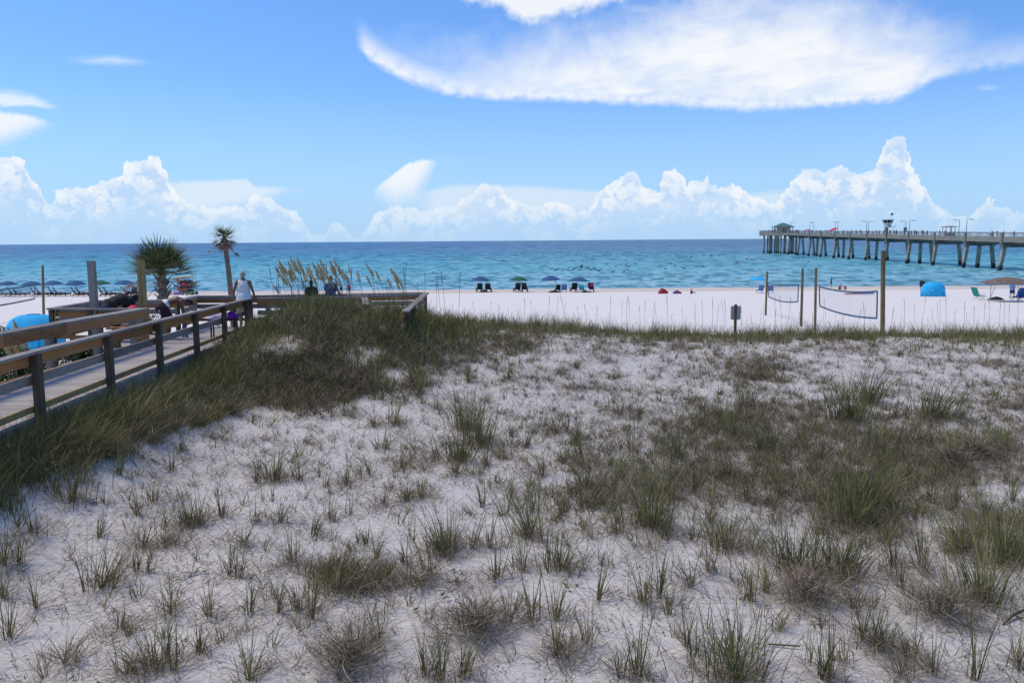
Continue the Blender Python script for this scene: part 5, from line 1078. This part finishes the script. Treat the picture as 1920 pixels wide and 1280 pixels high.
# ================================================================== grasses
def blades(pos, h, lean, w, droop, tint, nseg=4, rgen=rng, groundlie=False):
    """vectorised blades: pos (n,3), h heights, lean (n,2) horizontal tip offset in units of h, droop extra tip bending"""
    n = len(pos); f = np.linspace(0, 1, nseg+1)[None, :]
    hh = h[:, None]; ang = np.hypot(lean[:, 0], lean[:, 1])[:, None]
    hx = lean[:, 0:1]*hh*(.45*f+.55*f**2.0); hy = lean[:, 1:2]*hh*(.45*f+.55*f**2.0)
    if groundlie:                                     # dead blades curl as they lie
        k = rgen.normal(0, 1.5, (n, 1))*f; q = hx.copy(); r_ = np.hypot(lean[:, 0:1], lean[:, 1:2])*hh; th = np.arctan2(lean[:, 1:2], lean[:, 0:1]) + k
        d_ = 1.0/nseg; hx = np.concatenate([np.zeros((n, 1)), np.cumsum(np.cos(th[:, 1:])*r_*d_, 1)], 1); hy = np.concatenate([np.zeros((n, 1)), np.cumsum(np.sin(th[:, 1:])*r_*d_, 1)], 1)
    z = hh*(f*np.sqrt(np.clip(1-.35*ang**2, .15, 1)) - droop[:, None]*f**2.6)
    cx = pos[:, 0:1]+hx; cy = pos[:, 1:2]+hy; cz = pos[:, 2:3]+z - .01
    if groundlie: cz = np.maximum(gz(cx, cy)+.006+.02*rgen.random((n, 1)), cz)
    else: cz = np.maximum(cz, gz(cx, cy)+.004)
    a = rgen.uniform(0, np.pi, n)[:, None]; ww = w[:, None]*(1-.85*f**1.5)*.5
    ox = np.cos(a)*ww; oy = np.sin(a)*ww*.6
    V = np.stack([np.stack([cx-ox, cy-oy, cz], -1), np.stack([cx+ox, cy+oy, cz], -1)], 2).reshape(-1, 3)
    m = nseg+1; base = (np.arange(n)*m*2)[:, None] + (np.arange(nseg)*2)[None, :]; base = base.ravel()
    Fq = np.stack([base, base+1, base+3, base+2], -1); t = np.repeat(tint, m*2); ff = np.tile(np.repeat(f.ravel(), 2), n)
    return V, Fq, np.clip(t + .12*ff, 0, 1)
class Field:
    def __init__(s, name, mat, lab, cat): s.name, s.mat, s.lab, s.cat = name, mat, lab, cat; s.V = []; s.F = []; s.T = []; s.n = 0
    def add(s, V, Fq, t): s.V.append(V); s.F.append(Fq+s.n); s.T.append(t); s.n += len(V)
    def build(s):
        me = npmesh(s.name, np.concatenate(s.V), np.concatenate(s.F), s.mat, np.concatenate(s.T)); o = bpy.data.objects.new(s.name, me); COL.objects.link(o); return tag(o, s.lab, s.cat, kind='stuff')
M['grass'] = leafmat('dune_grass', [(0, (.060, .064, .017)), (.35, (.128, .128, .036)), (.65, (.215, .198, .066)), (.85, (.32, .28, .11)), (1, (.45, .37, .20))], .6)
M['straw'] = leafmat('dry_grass', [(0, (.065, .045, .028)), (.4, (.15, .11, .072)), (.75, (.27, .21, .15)), (1, (.44, .36, .27))], .85)
M['vine'] = leafmat('vine_leaf', [(0, (.03, .05, .012)), (.6, (.08, .105, .03)), (1, (.16, .15, .05))], .5)
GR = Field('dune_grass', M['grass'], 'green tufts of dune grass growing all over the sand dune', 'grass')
ST = Field('dry_grass', M['straw'], 'grey-brown dead grass and fallen blades matted on the sand', 'grass')
VN = Field('beach_vine', M['vine'], 'small creeping leaves scattered over the bare sand', 'ground cover')
wind = np.array([.05, .02])
def tuft(c, h, n, spread=.06, tilt=.45, droop=.18, tint=.45, field=GR, w=.0075, seg=4):
    """several tufts at once: c (k,3), h (k,), n blades each"""
    k = len(c); i = np.repeat(np.arange(k), n); m = len(i)
    sp = np.broadcast_to(np.asarray(spread, float), (k,))[i]; a = rng.uniform(0, 2*np.pi, m); r = np.abs(rng.normal(0, 1, m))*sp
    p = c[i].copy(); p[:, 0] += r*np.cos(a); p[:, 1] += r*np.sin(a); p[:, 2] = gz(p[:, 0], p[:, 1])
    l = rng.uniform(0, 1, m)**.8*tilt; la = a + rng.normal(0, .7, m); tb = rng.normal(0, .26*tilt, (k, 2))[i]; lean = np.stack([l*np.cos(la)+wind[0], l*np.sin(la)+wind[1]], -1) + tb
    hb = h[i]*(.3+.8*rng.random(m)**.8); dr = rng.uniform(0, 1, m)**2*droop*2*(.3+l)
    t = np.clip(tint + rng.normal(0, .17, m) + np.repeat(rng.normal(0, .08, k), n), 0, 1)
    field.add(*blades(p, hb, lean, w*rng.uniform(.7, 1.3, m)*(1+.035*p[:, 1]), dr, t, seg))
def thatch(c, r0, n, L_=.28, tint=.5, up=.10):
    k = len(c); i = np.repeat(np.arange(k), n); m = len(i); a = rng.uniform(0, 2*np.pi, m); r = np.abs(rng.normal(0, .6, m))*np.broadcast_to(r0, (k,))[i]
    p = c[i].copy(); p[:, 0] += r*np.cos(a); p[:, 1] += r*np.sin(a); p[:, 2] = gz(p[:, 0], p[:, 1])+.01+up*rng.random(m)*np.exp(-r*5)
    la = a+rng.normal(0, .9, m); l = rng.uniform(.8, 1.7, m); lean = np.stack([l*np.cos(la), l*np.sin(la)], -1)
    ST.add(*blades(p, L_*rng.uniform(.4, 1.2, m), lean, .0062*rng.uniform(.6, 1.3, m)*(1+.045*p[:, 1]), rng.uniform(.15, .5, m), np.clip(tint+rng.normal(0, .2, m), 0, 1), 5, groundlie=True))
# tufts read off the photograph: base px, base row, height px, kind (g upright green, m mixed, d dead, B big, b = big mixed)
TF = """321 884 45 g;225 890 80 g;133 940 75 b;66 1004 65 g;262 967 65 g;285 942 45 g;354 987 72 b;375 985 48 m;187 1008 50 g;268 1029 62 m;311 1025 52 m;416 970 50 g;482 980 52 g;525 980 58 g;514 901 62 b;480 905 50 g;562 901 45 g;8 1058 95 g;36 1058 75 g;191 1103 88 b;253 1072 45 g;277 1074 40 g;69 1141 62 g;15 1194 95 g;122 1246 92 m;319 1152 68 m;392 1156 68 g;227 1180 35 g;240 1193 42 g;469 1148 68 g;525 1148 52 g;559 1145 62 g;585 1160 84 g;379 1223 64 g;289 1257 95 b;330 1257 88 g;240 1265 52 m;469 1276 95 m;551 1055 72 m;450 1085 62 g;431 1077 56 g;634 1111 95 b;619 976 56 g;590 1002 62 g;457 1025 42 g;5 1120 62 g;650 1252 66 D;763 940 42 m;903 950 58 g;958 932 42 g;788 935 35 g;720 943 16 g;833 1040 88 b;807 1080 80 m;887 1030 64 g;830 1027 30 d;917 1027 68 g;993 1007 95 b;1053 967 55 g;1103 950 60 b;1223 990 120 B;1153 1000 55 m;685 1020 36 g;705 1050 74 g;718 1100 66 m;755 1057 50 g;927 1087 78 m;980 1073 84 g;1050 1070 82 b;1123 1127 96 g;1040 1163 86 g;998 1160 80 g;1207 1133 90 m;1237 1120 96 g;1253 1153 58 g;1100 1210 92 g;1040 1233 86 g;1063 1230 52 d;1193 1270 118 g;1160 1270 62 g;670 1230 84 g;707 1203 64 g;800 1270 86 g;827 1277 118 g;867 1270 96 g;887 1187 70 D;957 1167 52 m;783 1100 36 d;787 737 55 m;792 757 16 g;817 767 38 g;857 755 22 g;880 717 48 m;953 712 30 g;875 805 85 B;900 833 66 B;863 863 60 B;853 887 48 g;723 843 42 g;770 863 44 g;692 890 32 g;755 877 30 g;648 910 38 g;737 797 50 m;700 800 42 m;960 820 36 g;985 840 64 g;1043 813 42 m;1063 810 42 g;1083 830 52 g;1087 873 64 m;1017 893 54 g;1170 903 64 g;1100 917 64 m;937 860 42 g;913 873 42 g;1197 783 32 g;1160 777 26 m;1247 807 36 g;1180 843 54 g;1273 860 64 b;1050 700 26 g;1080 690 22 m;1596 790 85 B;1628 755 66 B;1572 790 58 b;1751 783 75 B;1734 790 56 m;1800 783 46 m;1315 770 32 m;1400 766 44 b;1354 783 42 m;1530 805 38 m;1677 783 26 g;1438 847 60 b;1375 819 54 b;1537 864 48 m;1649 847 64 b;1786 875 84 D;1825 857 64 D;1878 847 54 b;1702 833 44 m;1364 896 58 m;1301 924 54 g;1463 931 64 m;1568 931 64 g;1617 949 90 B;1596 984 96 B;1624 987 74 m;1667 924 64 m;1744 942 54 m;1793 952 64 g;1364 1030 82 b;1491 1072 98 B;1533 1086 62 m;1579 1072 86 B;1677 1065 74 g;1726 1065 94 g;1804 1037 106 b;1857 1005 84 m;1885 1054 106 B;1663 1019 54 g;1329 1072 64 g;1293 1100 64 g;1407 1127 84 g;1437 1113 64 g;1457 1183 54 g;1287 1213 84 g;1373 1233 96 m;1380 1278 108 B;1557 1277 136 g;1540 1273 94 g;1640 1217 96 m;1617 1200 64 g;1710 1233 84 m;1830 1277 126 g;1843 1133 118 B;1830 1127 94 m;1910 1253 84 m;1577 1097 74 m;1513 1127 54 D;1600 1140 54 m;1690 1103 64 g;1733 1080 64 g;1760 1153 64 D;1663 1220 66 m;1900 940 60 g;1690 1270 90 m;1750 1265 80 m;1000 960 60 g;1150 930 70 m;1330 980 70 g;1400 940 60 m;1250 930 60 m;60 770 60 b;420 735 60 B;330 800 50 m;150 850 60 B;250 800 60 B;340 845 40 g;95 830 70 B;30 860 70 B"""
rows = [r_.split() for r_ in TF.split(';')]
tp_ = np.array([[float(r_[0]), float(r_[1])] for r_ in rows]); hp_ = np.array([float(r_[2]) for r_ in rows]); kd = [r_[3] for r_ in rows]
C = G(tp_[:, 0], tp_[:, 1]); dist = np.hypot(C[:, 1], 8-C[:, 2]); HM = hp_*dist/F/.93
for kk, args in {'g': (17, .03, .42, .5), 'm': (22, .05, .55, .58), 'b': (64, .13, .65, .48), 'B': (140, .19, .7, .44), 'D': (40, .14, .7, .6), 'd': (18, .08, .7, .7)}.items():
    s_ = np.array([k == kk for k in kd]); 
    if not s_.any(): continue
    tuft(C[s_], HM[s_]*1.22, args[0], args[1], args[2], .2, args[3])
    th = {'g': 45, 'm': 90, 'b': 150, 'B': 190, 'D': 520, 'd': 200}[kk]
    thatch(C[s_], {'g': .13, 'm': .16, 'b': .24, 'B': .3, 'D': .26, 'd': .2}[kk], th, .26 if kk != 'D' else .34, .55, .10 if kk not in 'D' else .28)
# density of the ground cover, described in picture space then dropped on the sand
def pick(n, regs):
    """regs: (cx, cy, sx, sy, weight)"""
    w = np.array([r_[4] for r_ in regs], float); w /= w.sum(); i = rng.choice(len(regs), n, p=w); a = np.array(regs)[i]
    x = a[:, 0]+rng.normal(0, 1, n)*a[:, 2]; y = a[:, 1]+rng.normal(0, 1, n)*a[:, 3]; ok = (y > 600) & (y < 1330) & (x > -120) & (x < 2040); return G(x[ok], y[ok])
def clean(c): c = c[~np.isnan(c[:, 0])]; return c[(c[:, 1] < 27)]
def offwalk(c): 
    x = c[:, 0]; y = c[:, 1]; r_ = -6.45-.0844*(y-11.1); bad = (x < r_+.12) & (x > r_-1.85) | ((x < -7) & (x > -11.6) & (y > 19.8) & (y < 25.3)) | ((x < -2.4) & (x > -4.2) & (y > 21.8) & (y < 26)) | ((y > 23.7) & (y < 25.9) & (x > -7.6) & (x < -2.5)); return c[~bad]
dense = [(1200, 860, 260, 70, 4), (1600, 880, 220, 90, 4), (1440, 835, 100, 40, 2.2), (1790, 850, 95, 42, 2.6), (1600, 800, 110, 42, 1.8), (1380, 790, 60, 22, 1.2), (1610, 950, 60, 28, 1.8), (1870, 1010, 60, 36, 1.2), (1420, 695, 55, 16, 1.6), (960, 645, 34, 18, 1.4), (860, 660, 28, 22, 1.2), (650, 1085, 40, 18, .5), (1110, 935, 70, 22, .8), (1250, 900, 70, 30, .9), (1500, 900, 90, 30, 1.2), (1240, 650, 60, 10, .5), (1880, 760, 40, 30, .8), (1700, 880, 80, 30, 1)]
c = clean(pick(2500, dense)); tuft(c, rng.uniform(.12, .34, len(c)), 12, .05, .7, .3, .55, w=.006, seg=3); thatch(c, .16, 17, .2, .42, .06)
c = clean(pick(1500, dense)); tuft(c, rng.uniform(.10, .24, len(c)), 12, .06, .9, .3, .35, field=ST, w=.0045, seg=3)
# loose small tufts everywhere (also beyond the frame)
n = 5200; x = rng.uniform(-13, 22, n); y = rng.uniform(3, 24.5, n); c = np.stack([x, y, gz(x, y)], -1); keep = (np.abs(x) < .78*y+2) & (wob(x*1.0, y*1.0, .8)+.25*rng.normal(0, 1, n) > -.1) & (x > -6.2-.05*y); c = c[keep]
tuft(c, .07+.32*rng.random(len(c))**1.8, 8, .03, .5, .25, .5, w=.007, seg=4); thatch(c, .14, 12, .22, .5, .03)
n = 1500; x = rng.uniform(-10, 20, n); y = rng.uniform(3.5, 23.5, n); c = np.stack([x, y, gz(x, y)], -1); keep = (np.abs(x) < .75*y+1) & (x > -6.0-.05*y); c = c[keep]
tuft(c, rng.uniform(.2, .55, len(c)), 3, .02, .55, .3, .62, w=.0045, seg=5)
thatch(c[:700], .1, 6, .45, .6, .01)
# matted dead blades lying on the sand
n = 6500; x = rng.uniform(-12, 20, n); y = 3+22*rng.random(n)**1.2; c = np.stack([x, y, gz(x, y)], -1); keep = (np.abs(x) < .75*y+1.5) & (wob(x+5, y*1.4, 1.1)+.35*rng.normal(0, 1, n) > -.15) & (x > -6.2-.05*y); c = c[keep]
thatch(c, .25, 24, .2, .45, .025)
# vine leaves
def leaves(c, s_):
    n = len(c); a = rng.uniform(0, 6.28, n); b = a + rng.uniform(1.2, 1.9, n); z = gz(c[:, 0], c[:, 1])+.012+.03*rng.random(n)
    dx_, dy_ = np.cos(a)*s_, np.sin(a)*s_; ex, ey = np.cos(b)*s_*.45, np.sin(b)*s_*.45; tl = rng.uniform(-.3, .6, n)*s_
    V = np.stack([np.stack([c[:, 0]-dx_, c[:, 1]-dy_, z], -1), np.stack([c[:, 0]+ex, c[:, 1]+ey, z+.006], -1), np.stack([c[:, 0]+dx_, c[:, 1]+dy_, z+np.abs(tl)], -1), np.stack([c[:, 0]-ex, c[:, 1]-ey, z+.004], -1)], 1).reshape(-1, 3)
    Fq = np.arange(4*n).reshape(-1, 4); VN.add(V, Fq, np.repeat(rng.random(n), 4))
n = 42000; x = rng.uniform(-9, 21, n); y = 3+22*rng.random(n)**.9; keep = (np.abs(x) < .75*y+1) & (wob(x*1.3+2, y*1.3, 1.3)+.5*rng.normal(0, 1, n)+.35*np.exp(-((y-16)/5)**2) > .22) & (x > -6.0-.05*y)
c = np.stack([x, y, x*0], -1)[keep]; leaves(c, rng.uniform(.010, .028, len(c)))
q = G(rng.normal(1150, 200, 3500), rng.normal(745, 50, 3500)); q = q[~np.isnan(q[:, 0])]; q = q[q[:, 1] < 26]; leaves(q, rng.uniform(.012, .035, len(q)))
# big round leaves by the left and centre
q = G(np.array([331, 354, 367, 383, 15, 840, 850, 855, 862, 830, 1060, 1065, 1080, 780, 838], float), np.array([1086, 1080, 1077, 1075, 1020, 1090, 1072, 1095, 1075, 1120, 1100, 1108, 1098, 1146, 1126], float)); leaves(q, np.full(len(q), .042))
# dune mound and the band along the walk: dense long grass
def poly_pick(n, poly):
    P_ = np.array(poly, float); x = rng.uniform(P_[:, 0].min(), P_[:, 0].max(), n); y = rng.uniform(P_[:, 1].min(), P_[:, 1].max(), n); ins = np.zeros(n, bool)
    for (xa, ya), (xb, yb) in zip(P_, np.roll(P_, -1, 0)): 
        if ya == yb: continue
        cnd = ((ya > y) != (yb > y)) & (x < (xb-xa)*(y-ya)/(yb-ya)+xa); ins ^= cnd
    return x[ins], y[ins]
band = [(-80, 835), (60, 795), (200, 750), (330, 690), (470, 640), (520, 590), (560, 585), (640, 585), (720, 600), (800, 612), (830, 640), (790, 680), (800, 720), (760, 740), (690, 730), (640, 760), (560, 765), (440, 790), (330, 795), (250, 830), (120, 865), (-80, 900)]
x, y = poly_pick(9500, band); x = x+rng.normal(0, 16, len(x)); y = y+np.abs(rng.normal(0, 14, len(x)))*np.sign(rng.random(len(x))-.35)
sandpatch = (((x-522)/54)**2+((y-648)/23)**2 < 1) | (((x-792)/52)**2+((y-634)/16)**2 < 1) | (((x-690)/34)**2+((y-668)/20)**2 < .8) | (((x-745)/30)**2+((y-705)/12)**2 < 1) | (((x-500)/60)**2+((y-778)/12)**2 < 1) | (((x-430)/50)**2+((y-800)/12)**2 < 1); keep = (~sandpatch | (rng.random(len(x)) < .10)) & (y > 583); x, y = x[keep], y[keep]
c = offwalk(clean(G(x, y))); print('band', len(c))
tw = np.clip(.55+.25*wob(c[:, 0]*1.4, c[:, 1]*1.4, 1.2), .2, 1)
thin = (wob(c[:, 0]*2.1+3, c[:, 1]*2.1, 1.0) > .24) & (rng.random(len(c)) < .85) & (c[:, 0] > -6.1); c = c[~thin]; edge = sm(-6.3, -3.2, c[:, 0])
dry = (wob(c[:, 0]*2+1, c[:, 1]*2, 1.0)+.2*rng.normal(0, 1, len(c)) > .26) & (c[:, 0] > -5.6)
pt = .16*wob(c[:, 0]*1.3, c[:, 1]*1.3+4, 1.0)
for lo_, hi_, tt in ((-9, -.03, .36), (-.03, .05, .52), (.05, 9, .68)):
    s_ = (~dry) & (pt >= lo_) & (pt < hi_); g_ = c[s_]; tuft(g_, rng.uniform(.20, .52, len(g_))*(1-.3*edge[s_]), 16, .08, .85, .45, tt, w=.007)
g_ = c[dry]; tuft(g_, rng.uniform(.15, .34, len(g_)), 14, .09, .9, .35, .42, field=ST, w=.006); tuft(g_, rng.uniform(.2, .36, len(g_)), 5, .07, .7, .3, .5)
k_ = c[rng.random(len(c)) < .35]; thatch(k_, .22, 20, .34, .36, .2)
# top of the mound seen over the crest and around the walkway
n = 1900; x = rng.normal(-4.7, 1.9, n); y = rng.normal(21.4, 1.6, n); c = offwalk(np.stack([x, y, gz(x, y)], -1)); c = c[(c[:, 0] > -7.1) & (c[:, 0] < -.5) & (c[:, 1] < 25.5)]; tuft(c, rng.uniform(.2, .46, len(c))*(1-.45*sm(-4.6, -3.4, c[:, 0])), 14, .08, .85, .4, .5)
n = 520; x = rng.normal(-5.3, .75, n); y = rng.normal(21.5, .8, n); c = offwalk(np.stack([x, y, gz(x, y)], -1)); c = c[(c[:, 0] > -7.0) & (c[:, 0] < -3.6)]; tuft(c, rng.uniform(.3, .62, len(c)), 15, .08, .8, .4, .56, w=.0065)
for mx, my, sx_, sy_, n in ((-2.55, 20.3, .6, 1.5, 330), (-1.9, 22.5, .8, 1.6, 260), (-6.15, 15.5, .30, 4.5, 620), (-6.0, 10.8, .35, 2.2, 560)):
    x = rng.normal(mx, sx_, n); y = rng.normal(my, sy_, n); c = offwalk(np.stack([x, y, gz(x, y)], -1)); c = c[(c[:, 1] < 26) & ((c[:, 1] > 15) | (c[:, 0] < -6.45-.0844*(c[:, 1]-11.1)+.95+.25*rng.normal(0, 1, len(c))))]; tuft(c, rng.uniform(.30, .66, len(c)), 17, .09, .8, .45, .42)
# the grass line along the dune crest, green and brown
n = 3600; x = rng.uniform(-2, 26, n); y = 23.8+.6*wob(x, x*0, .5)+rng.normal(0, .7, n)+.9*rng.random(n)+ .05*np.clip(x-8, 0, 20); c = np.stack([x, y, gz(x, y)], -1); keep = wob(x*1.2, y, .9)+.5*rng.normal(0, 1, n) > -.35; c = c[keep]
tuft(c, .18+.45*rng.random(len(c))**1.6, 11, .07, .6, .25, .58, w=.006)
c2 = c[rng.random(len(c)) < .5]; tuft(c2, rng.uniform(.08, .22, len(c2)), 10, .08, .8, .3, .35, field=ST, w=.006)
n = 1500; x = rng.uniform(7, 27, n); y = rng.normal(22.3, 1.2, n)+.04*x; c = np.stack([x, y, gz(x, y)], -1); c = c[rng.random(len(c)) < sm(9, 18, c[:, 0])*.9]; tuft(c, rng.uniform(.15, .38, len(c)), 13, .07, .6, .3, .6)
# left of the walk
n = 500; x = rng.uniform(-16, -9.0, n); y = rng.uniform(12, 19.5, n); c = np.stack([x, y, gz(x, y)], -1); tuft(c, rng.uniform(.12, .3, len(c)), 9, .05, .6, .2, .5)
GR.build(); ST.build(); VN.build()
# sea oats: stalks one can tell apart
M['oat'] = leafmat('sea_oat_seed_head', [(0, (.40, .28, .11)), (.6, (.70, .54, .25)), (1, (.85, .70, .38))], .85); M['stalk'] = plain('sea_oat_stem', (.14, .13, .065), .8, .2); M['stalk_g'] = plain('thin_grey_stem', (.12, .11, .085), .8, .2)
def oat(k, full):
    r = random.Random(k); pts = []; ln = -.10-.14*r.random() if full == 2 else r.uniform(-.16, .14)
    for i in range(13): f = i/12; pts.append(Vector((ln*f**1.8 - (.05*max(0, f-.75)/.25 if full == 2 else 0), r.uniform(-.003, .003), f*(1-.03*f) - (.02*max(0, f-.85)/.15 if full == 2 else 0))))
    s_ = MB()
    for a, b in zip(pts[:-1], pts[1:]): s_.cyl(a, b, .0034 if full else .0026, .0026, n=4, cap=False)
    V, Fc, Tn = [], [], []
    if full:
        tipn = 170 if full == 2 else 26; n0 = 8.6 if full == 2 else 9.5
        for i in range(tipn):
            u = i/tipn; f = n0+(12-n0)*u*.999; a = pts[int(f)].lerp(pts[min(int(f)+1, 12)], f-int(f)); env = math.sin(math.pi*min(1, .18+u*.85))**.7
            if full == 2: d = Vector((r.uniform(-.066, .028)*env, r.uniform(-.018, .018)*env, r.uniform(-.022, .024))); w_ = Vector((.003, .006*r.choice((-1, 1)), .006))
            else: d = Vector((r.uniform(-.014, .014), r.uniform(-.01, .01), .02)); w_ = Vector((.003, .002, .003))
            o_ = len(V); V += [a+d*.25, a+d*.6+w_, a+d*1.1, a+d*.6-w_]; Fc.append((o_, o_+1, o_+2, o_+3)); Tn += [r.random()]*4
    return s_.mesh('sea_oat', [M['stalk' if full == 2 else 'stalk_g']]), (npmesh('seed_head', np.array([tuple(v) for v in V]), np.array(Fc), M['oat'] if full == 2 else M['straw'], np.array(Tn)) if full else None)
OM = [oat(k, 2) for k in range(5)]; OT = [oat(k+9, 1) for k in range(5)]
def putoat(meshes, loc, h, lab, grp, rz=None, ln=0.0):
    a, b = meshes; o = bpy.data.objects.new('sea_oat', a); COL.objects.link(o); o.location = loc; o.scale = (h, h, h); o.rotation_euler = (0, ln, rr.uniform(-.5, .5) if rz is None else rz); tag(o, lab, 'sea oats', grp)
    if b: c = bpy.data.objects.new('seed_head', b); COL.objects.link(c); c.parent = o
full_ = [(522, 495), (527, 503), (533, 493), (540, 500), (546, 478), (553, 482), (558, 476), (563, 490), (568, 496), (516, 513), (526, 528), (575, 500), (582, 492), (590, 500), (600, 480), (604, 486), (612, 505), (618, 495), (634, 492), (640, 480), (645, 497), (656, 505), (697, 488), (702, 500), (690, 512), (730, 517), (755, 520), (552, 505), (560, 520), (580, 515), (597, 512), (570, 508), (536, 512), (608, 520), (625, 520), (544, 520)] + [(516+rr.random()**1.2*130, 480+rr.random()*45) for _ in range(18)] + [(690+rr.random()*60, 495+rr.random()*30) for _ in range(5)]
for i, (px_, row) in enumerate(full_):
    Yo = rr.uniform(20.6, 22.2); tip = P(px_, row, Yo); bx_ = tip.x + rr.uniform(.14, .40); gb = float(gz(bx_, Yo)); h = tip.z-gb+.02
    lab = 'tan sea oat plume in the thick clump behind the end of the right railing' if px_ < 630 else 'tan sea oat plume in the thin clump right of the blue-shirted person'
    putoat(OM[i % 5], (bx_, Yo, gb), h, lab, 'sea oats on the dune mound', rr.uniform(-.9, .9), rr.uniform(-.14, .08))
for i, (px_, row) in enumerate([(505, 610), (572, 598), (575, 640), (598, 630), (518, 570), (585, 552), (535, 588)]):
    q = at1(px_+4, row+26); putoat(OM[i % 5], q, .32+.1*rr.random(), 'short bending sea oat plume low on the grassy mound', 'low sea oats on the mound')
for i in range(34):
    px_ = 515+250*rr.random(); Yo = rr.uniform(20.6, 22.2); q = P(px_, rr.uniform(488, 535), Yo); gb = float(gz(q.x, Yo)); putoat(OT[i % 5], (q.x, Yo, gb), max(.4, q.z-gb), 'thin bare grass stalk standing among the tan sea oat plumes', 'thin stalks among the sea oats', ln=rr.uniform(-.2, .15))
for i in range(104):
    px_ = 640+rr.random()*240 if i < 10 else 850+1080*((i-10)/94)+rr.uniform(-8, 8); Yo = rr.uniform(23.0, 24.8) if i >= 10 else rr.uniform(21, 22.5); row = rr.uniform(548, 600) if i >= 10 else rr.uniform(500, 530); q = P(px_, row, Yo); gb = float(gz(q.x, Yo)); h = max(.35, q.z-gb)
    sec = 'on the mound beside the platform' if i < 10 else 'on the dune crest below the centre umbrellas' if px_ < 1160 else 'on the dune crest between the centre umbrellas and the sign' if px_ < 1370 else 'on the dune crest around the volleyball poles' if px_ < 1660 else 'on the dune crest right of the nearest volleyball pole'
    putoat(OT[i % 5], (q.x, Yo, gb), h, 'thin bare sea oat stalk ' + sec, 'thin stalks on the dune crest', ln=rr.uniform(-.08, .12))
for px_, row, Yo in ((42, 590, 15.8), (30, 604, 15.2), (14, 602, 15.0)): q = P(px_, row, Yo); gb = float(gz(q.x-.3, Yo)); putoat(OM[1], (q.x+.18, Yo, gb), q.z-gb, 'brown sea oat plume crossing in front of the blue tent dome', 'sea oats by the left railing', 0)
# green shrubs beyond the left railing
M['shrub'] = leafmat('shrub_leaf', [(0, (.012, .03, .008)), (.5, (.035, .07, .018)), (.9, (.07, .11, .03)), (1, (.12, .15, .05))], .5)
def shrub(cx, cy, rx_, ry_, h, lab, n=6000):
    gb = float(gz(cx, cy)); root = empty('shrub', (cx, cy, gb), 0, lab, 'shrub', 'green shrubs left of the boardwalk')
    a = rng.uniform(0, 6.28, n); u = rng.random(n)**.5; z = rng.random(n)**.7; k = np.sqrt(np.clip(1-z**2, 0, 1))*(.75+.25*np.sin(3*a+cx)+.2*np.sin(7*a)); x = rx_*u*k*np.cos(a); y = ry_*u*k*np.sin(a); zz = h*z*(1+.25*np.sin(x*5+cy)*np.cos(y*4))
    p = np.stack([x, y, zz], -1); s_ = rng.uniform(.02, .05, n); d1 = rng.normal(0, 1, (n, 3)); d1 /= np.linalg.norm(d1, axis=1)[:, None]; d2 = np.cross(d1, rng.normal(0, 1, (n, 3))); d2 /= np.linalg.norm(d2, axis=1)[:, None]
    V = np.stack([p-d1*s_[:, None], p+d2*s_[:, None]*.45, p+d1*s_[:, None], p-d2*s_[:, None]*.45], 1).reshape(-1, 3); me = npmesh('foliage', V, np.arange(4*n).reshape(-1, 4), M['shrub'], np.repeat(rng.random(n), 4)); o = bpy.data.objects.new('foliage', me); COL.objects.link(o); o.parent = root
    mb = MB()
    for i in range(14): g_ = rr.uniform(0, 6.28); r_ = rr.uniform(.2, .8); mb.sweep([(0, 0, -.05), (rx_*r_*.5*math.cos(g_), ry_*r_*.5*math.sin(g_), h*.4), (rx_*r_*math.cos(g_), ry_*r_*math.sin(g_), h*.75)], [.015, .01, .005], n=5)
    mb.obj('stem', M['stalk'], root); return root
shrub(-10.0, 16.7, 1.2, 1.0, 1.5, 'dark green shrub seen under the left rail at the picture edge'); shrub(-9.4, 18.1, .62, .8, 1.25, 'dark green shrub between the two left rail posts'); shrub(-11.9, 18.6, 1.0, .8, 1.35, 'low green shrub below the blue tent dome')
shrub(-12.0, 26.6, 1.3, .9, .95, 'green shrub behind the platform rail left of the bending man'); shrub(-9.8, 27.6, 1.2, .7, 1.0, 'green shrub behind the platform rail right of the bending man', 1600); shrub(-13.4, 30.2, .9, .8, 1.6, 'leafy bush at the foot of the broad palm', 1800)
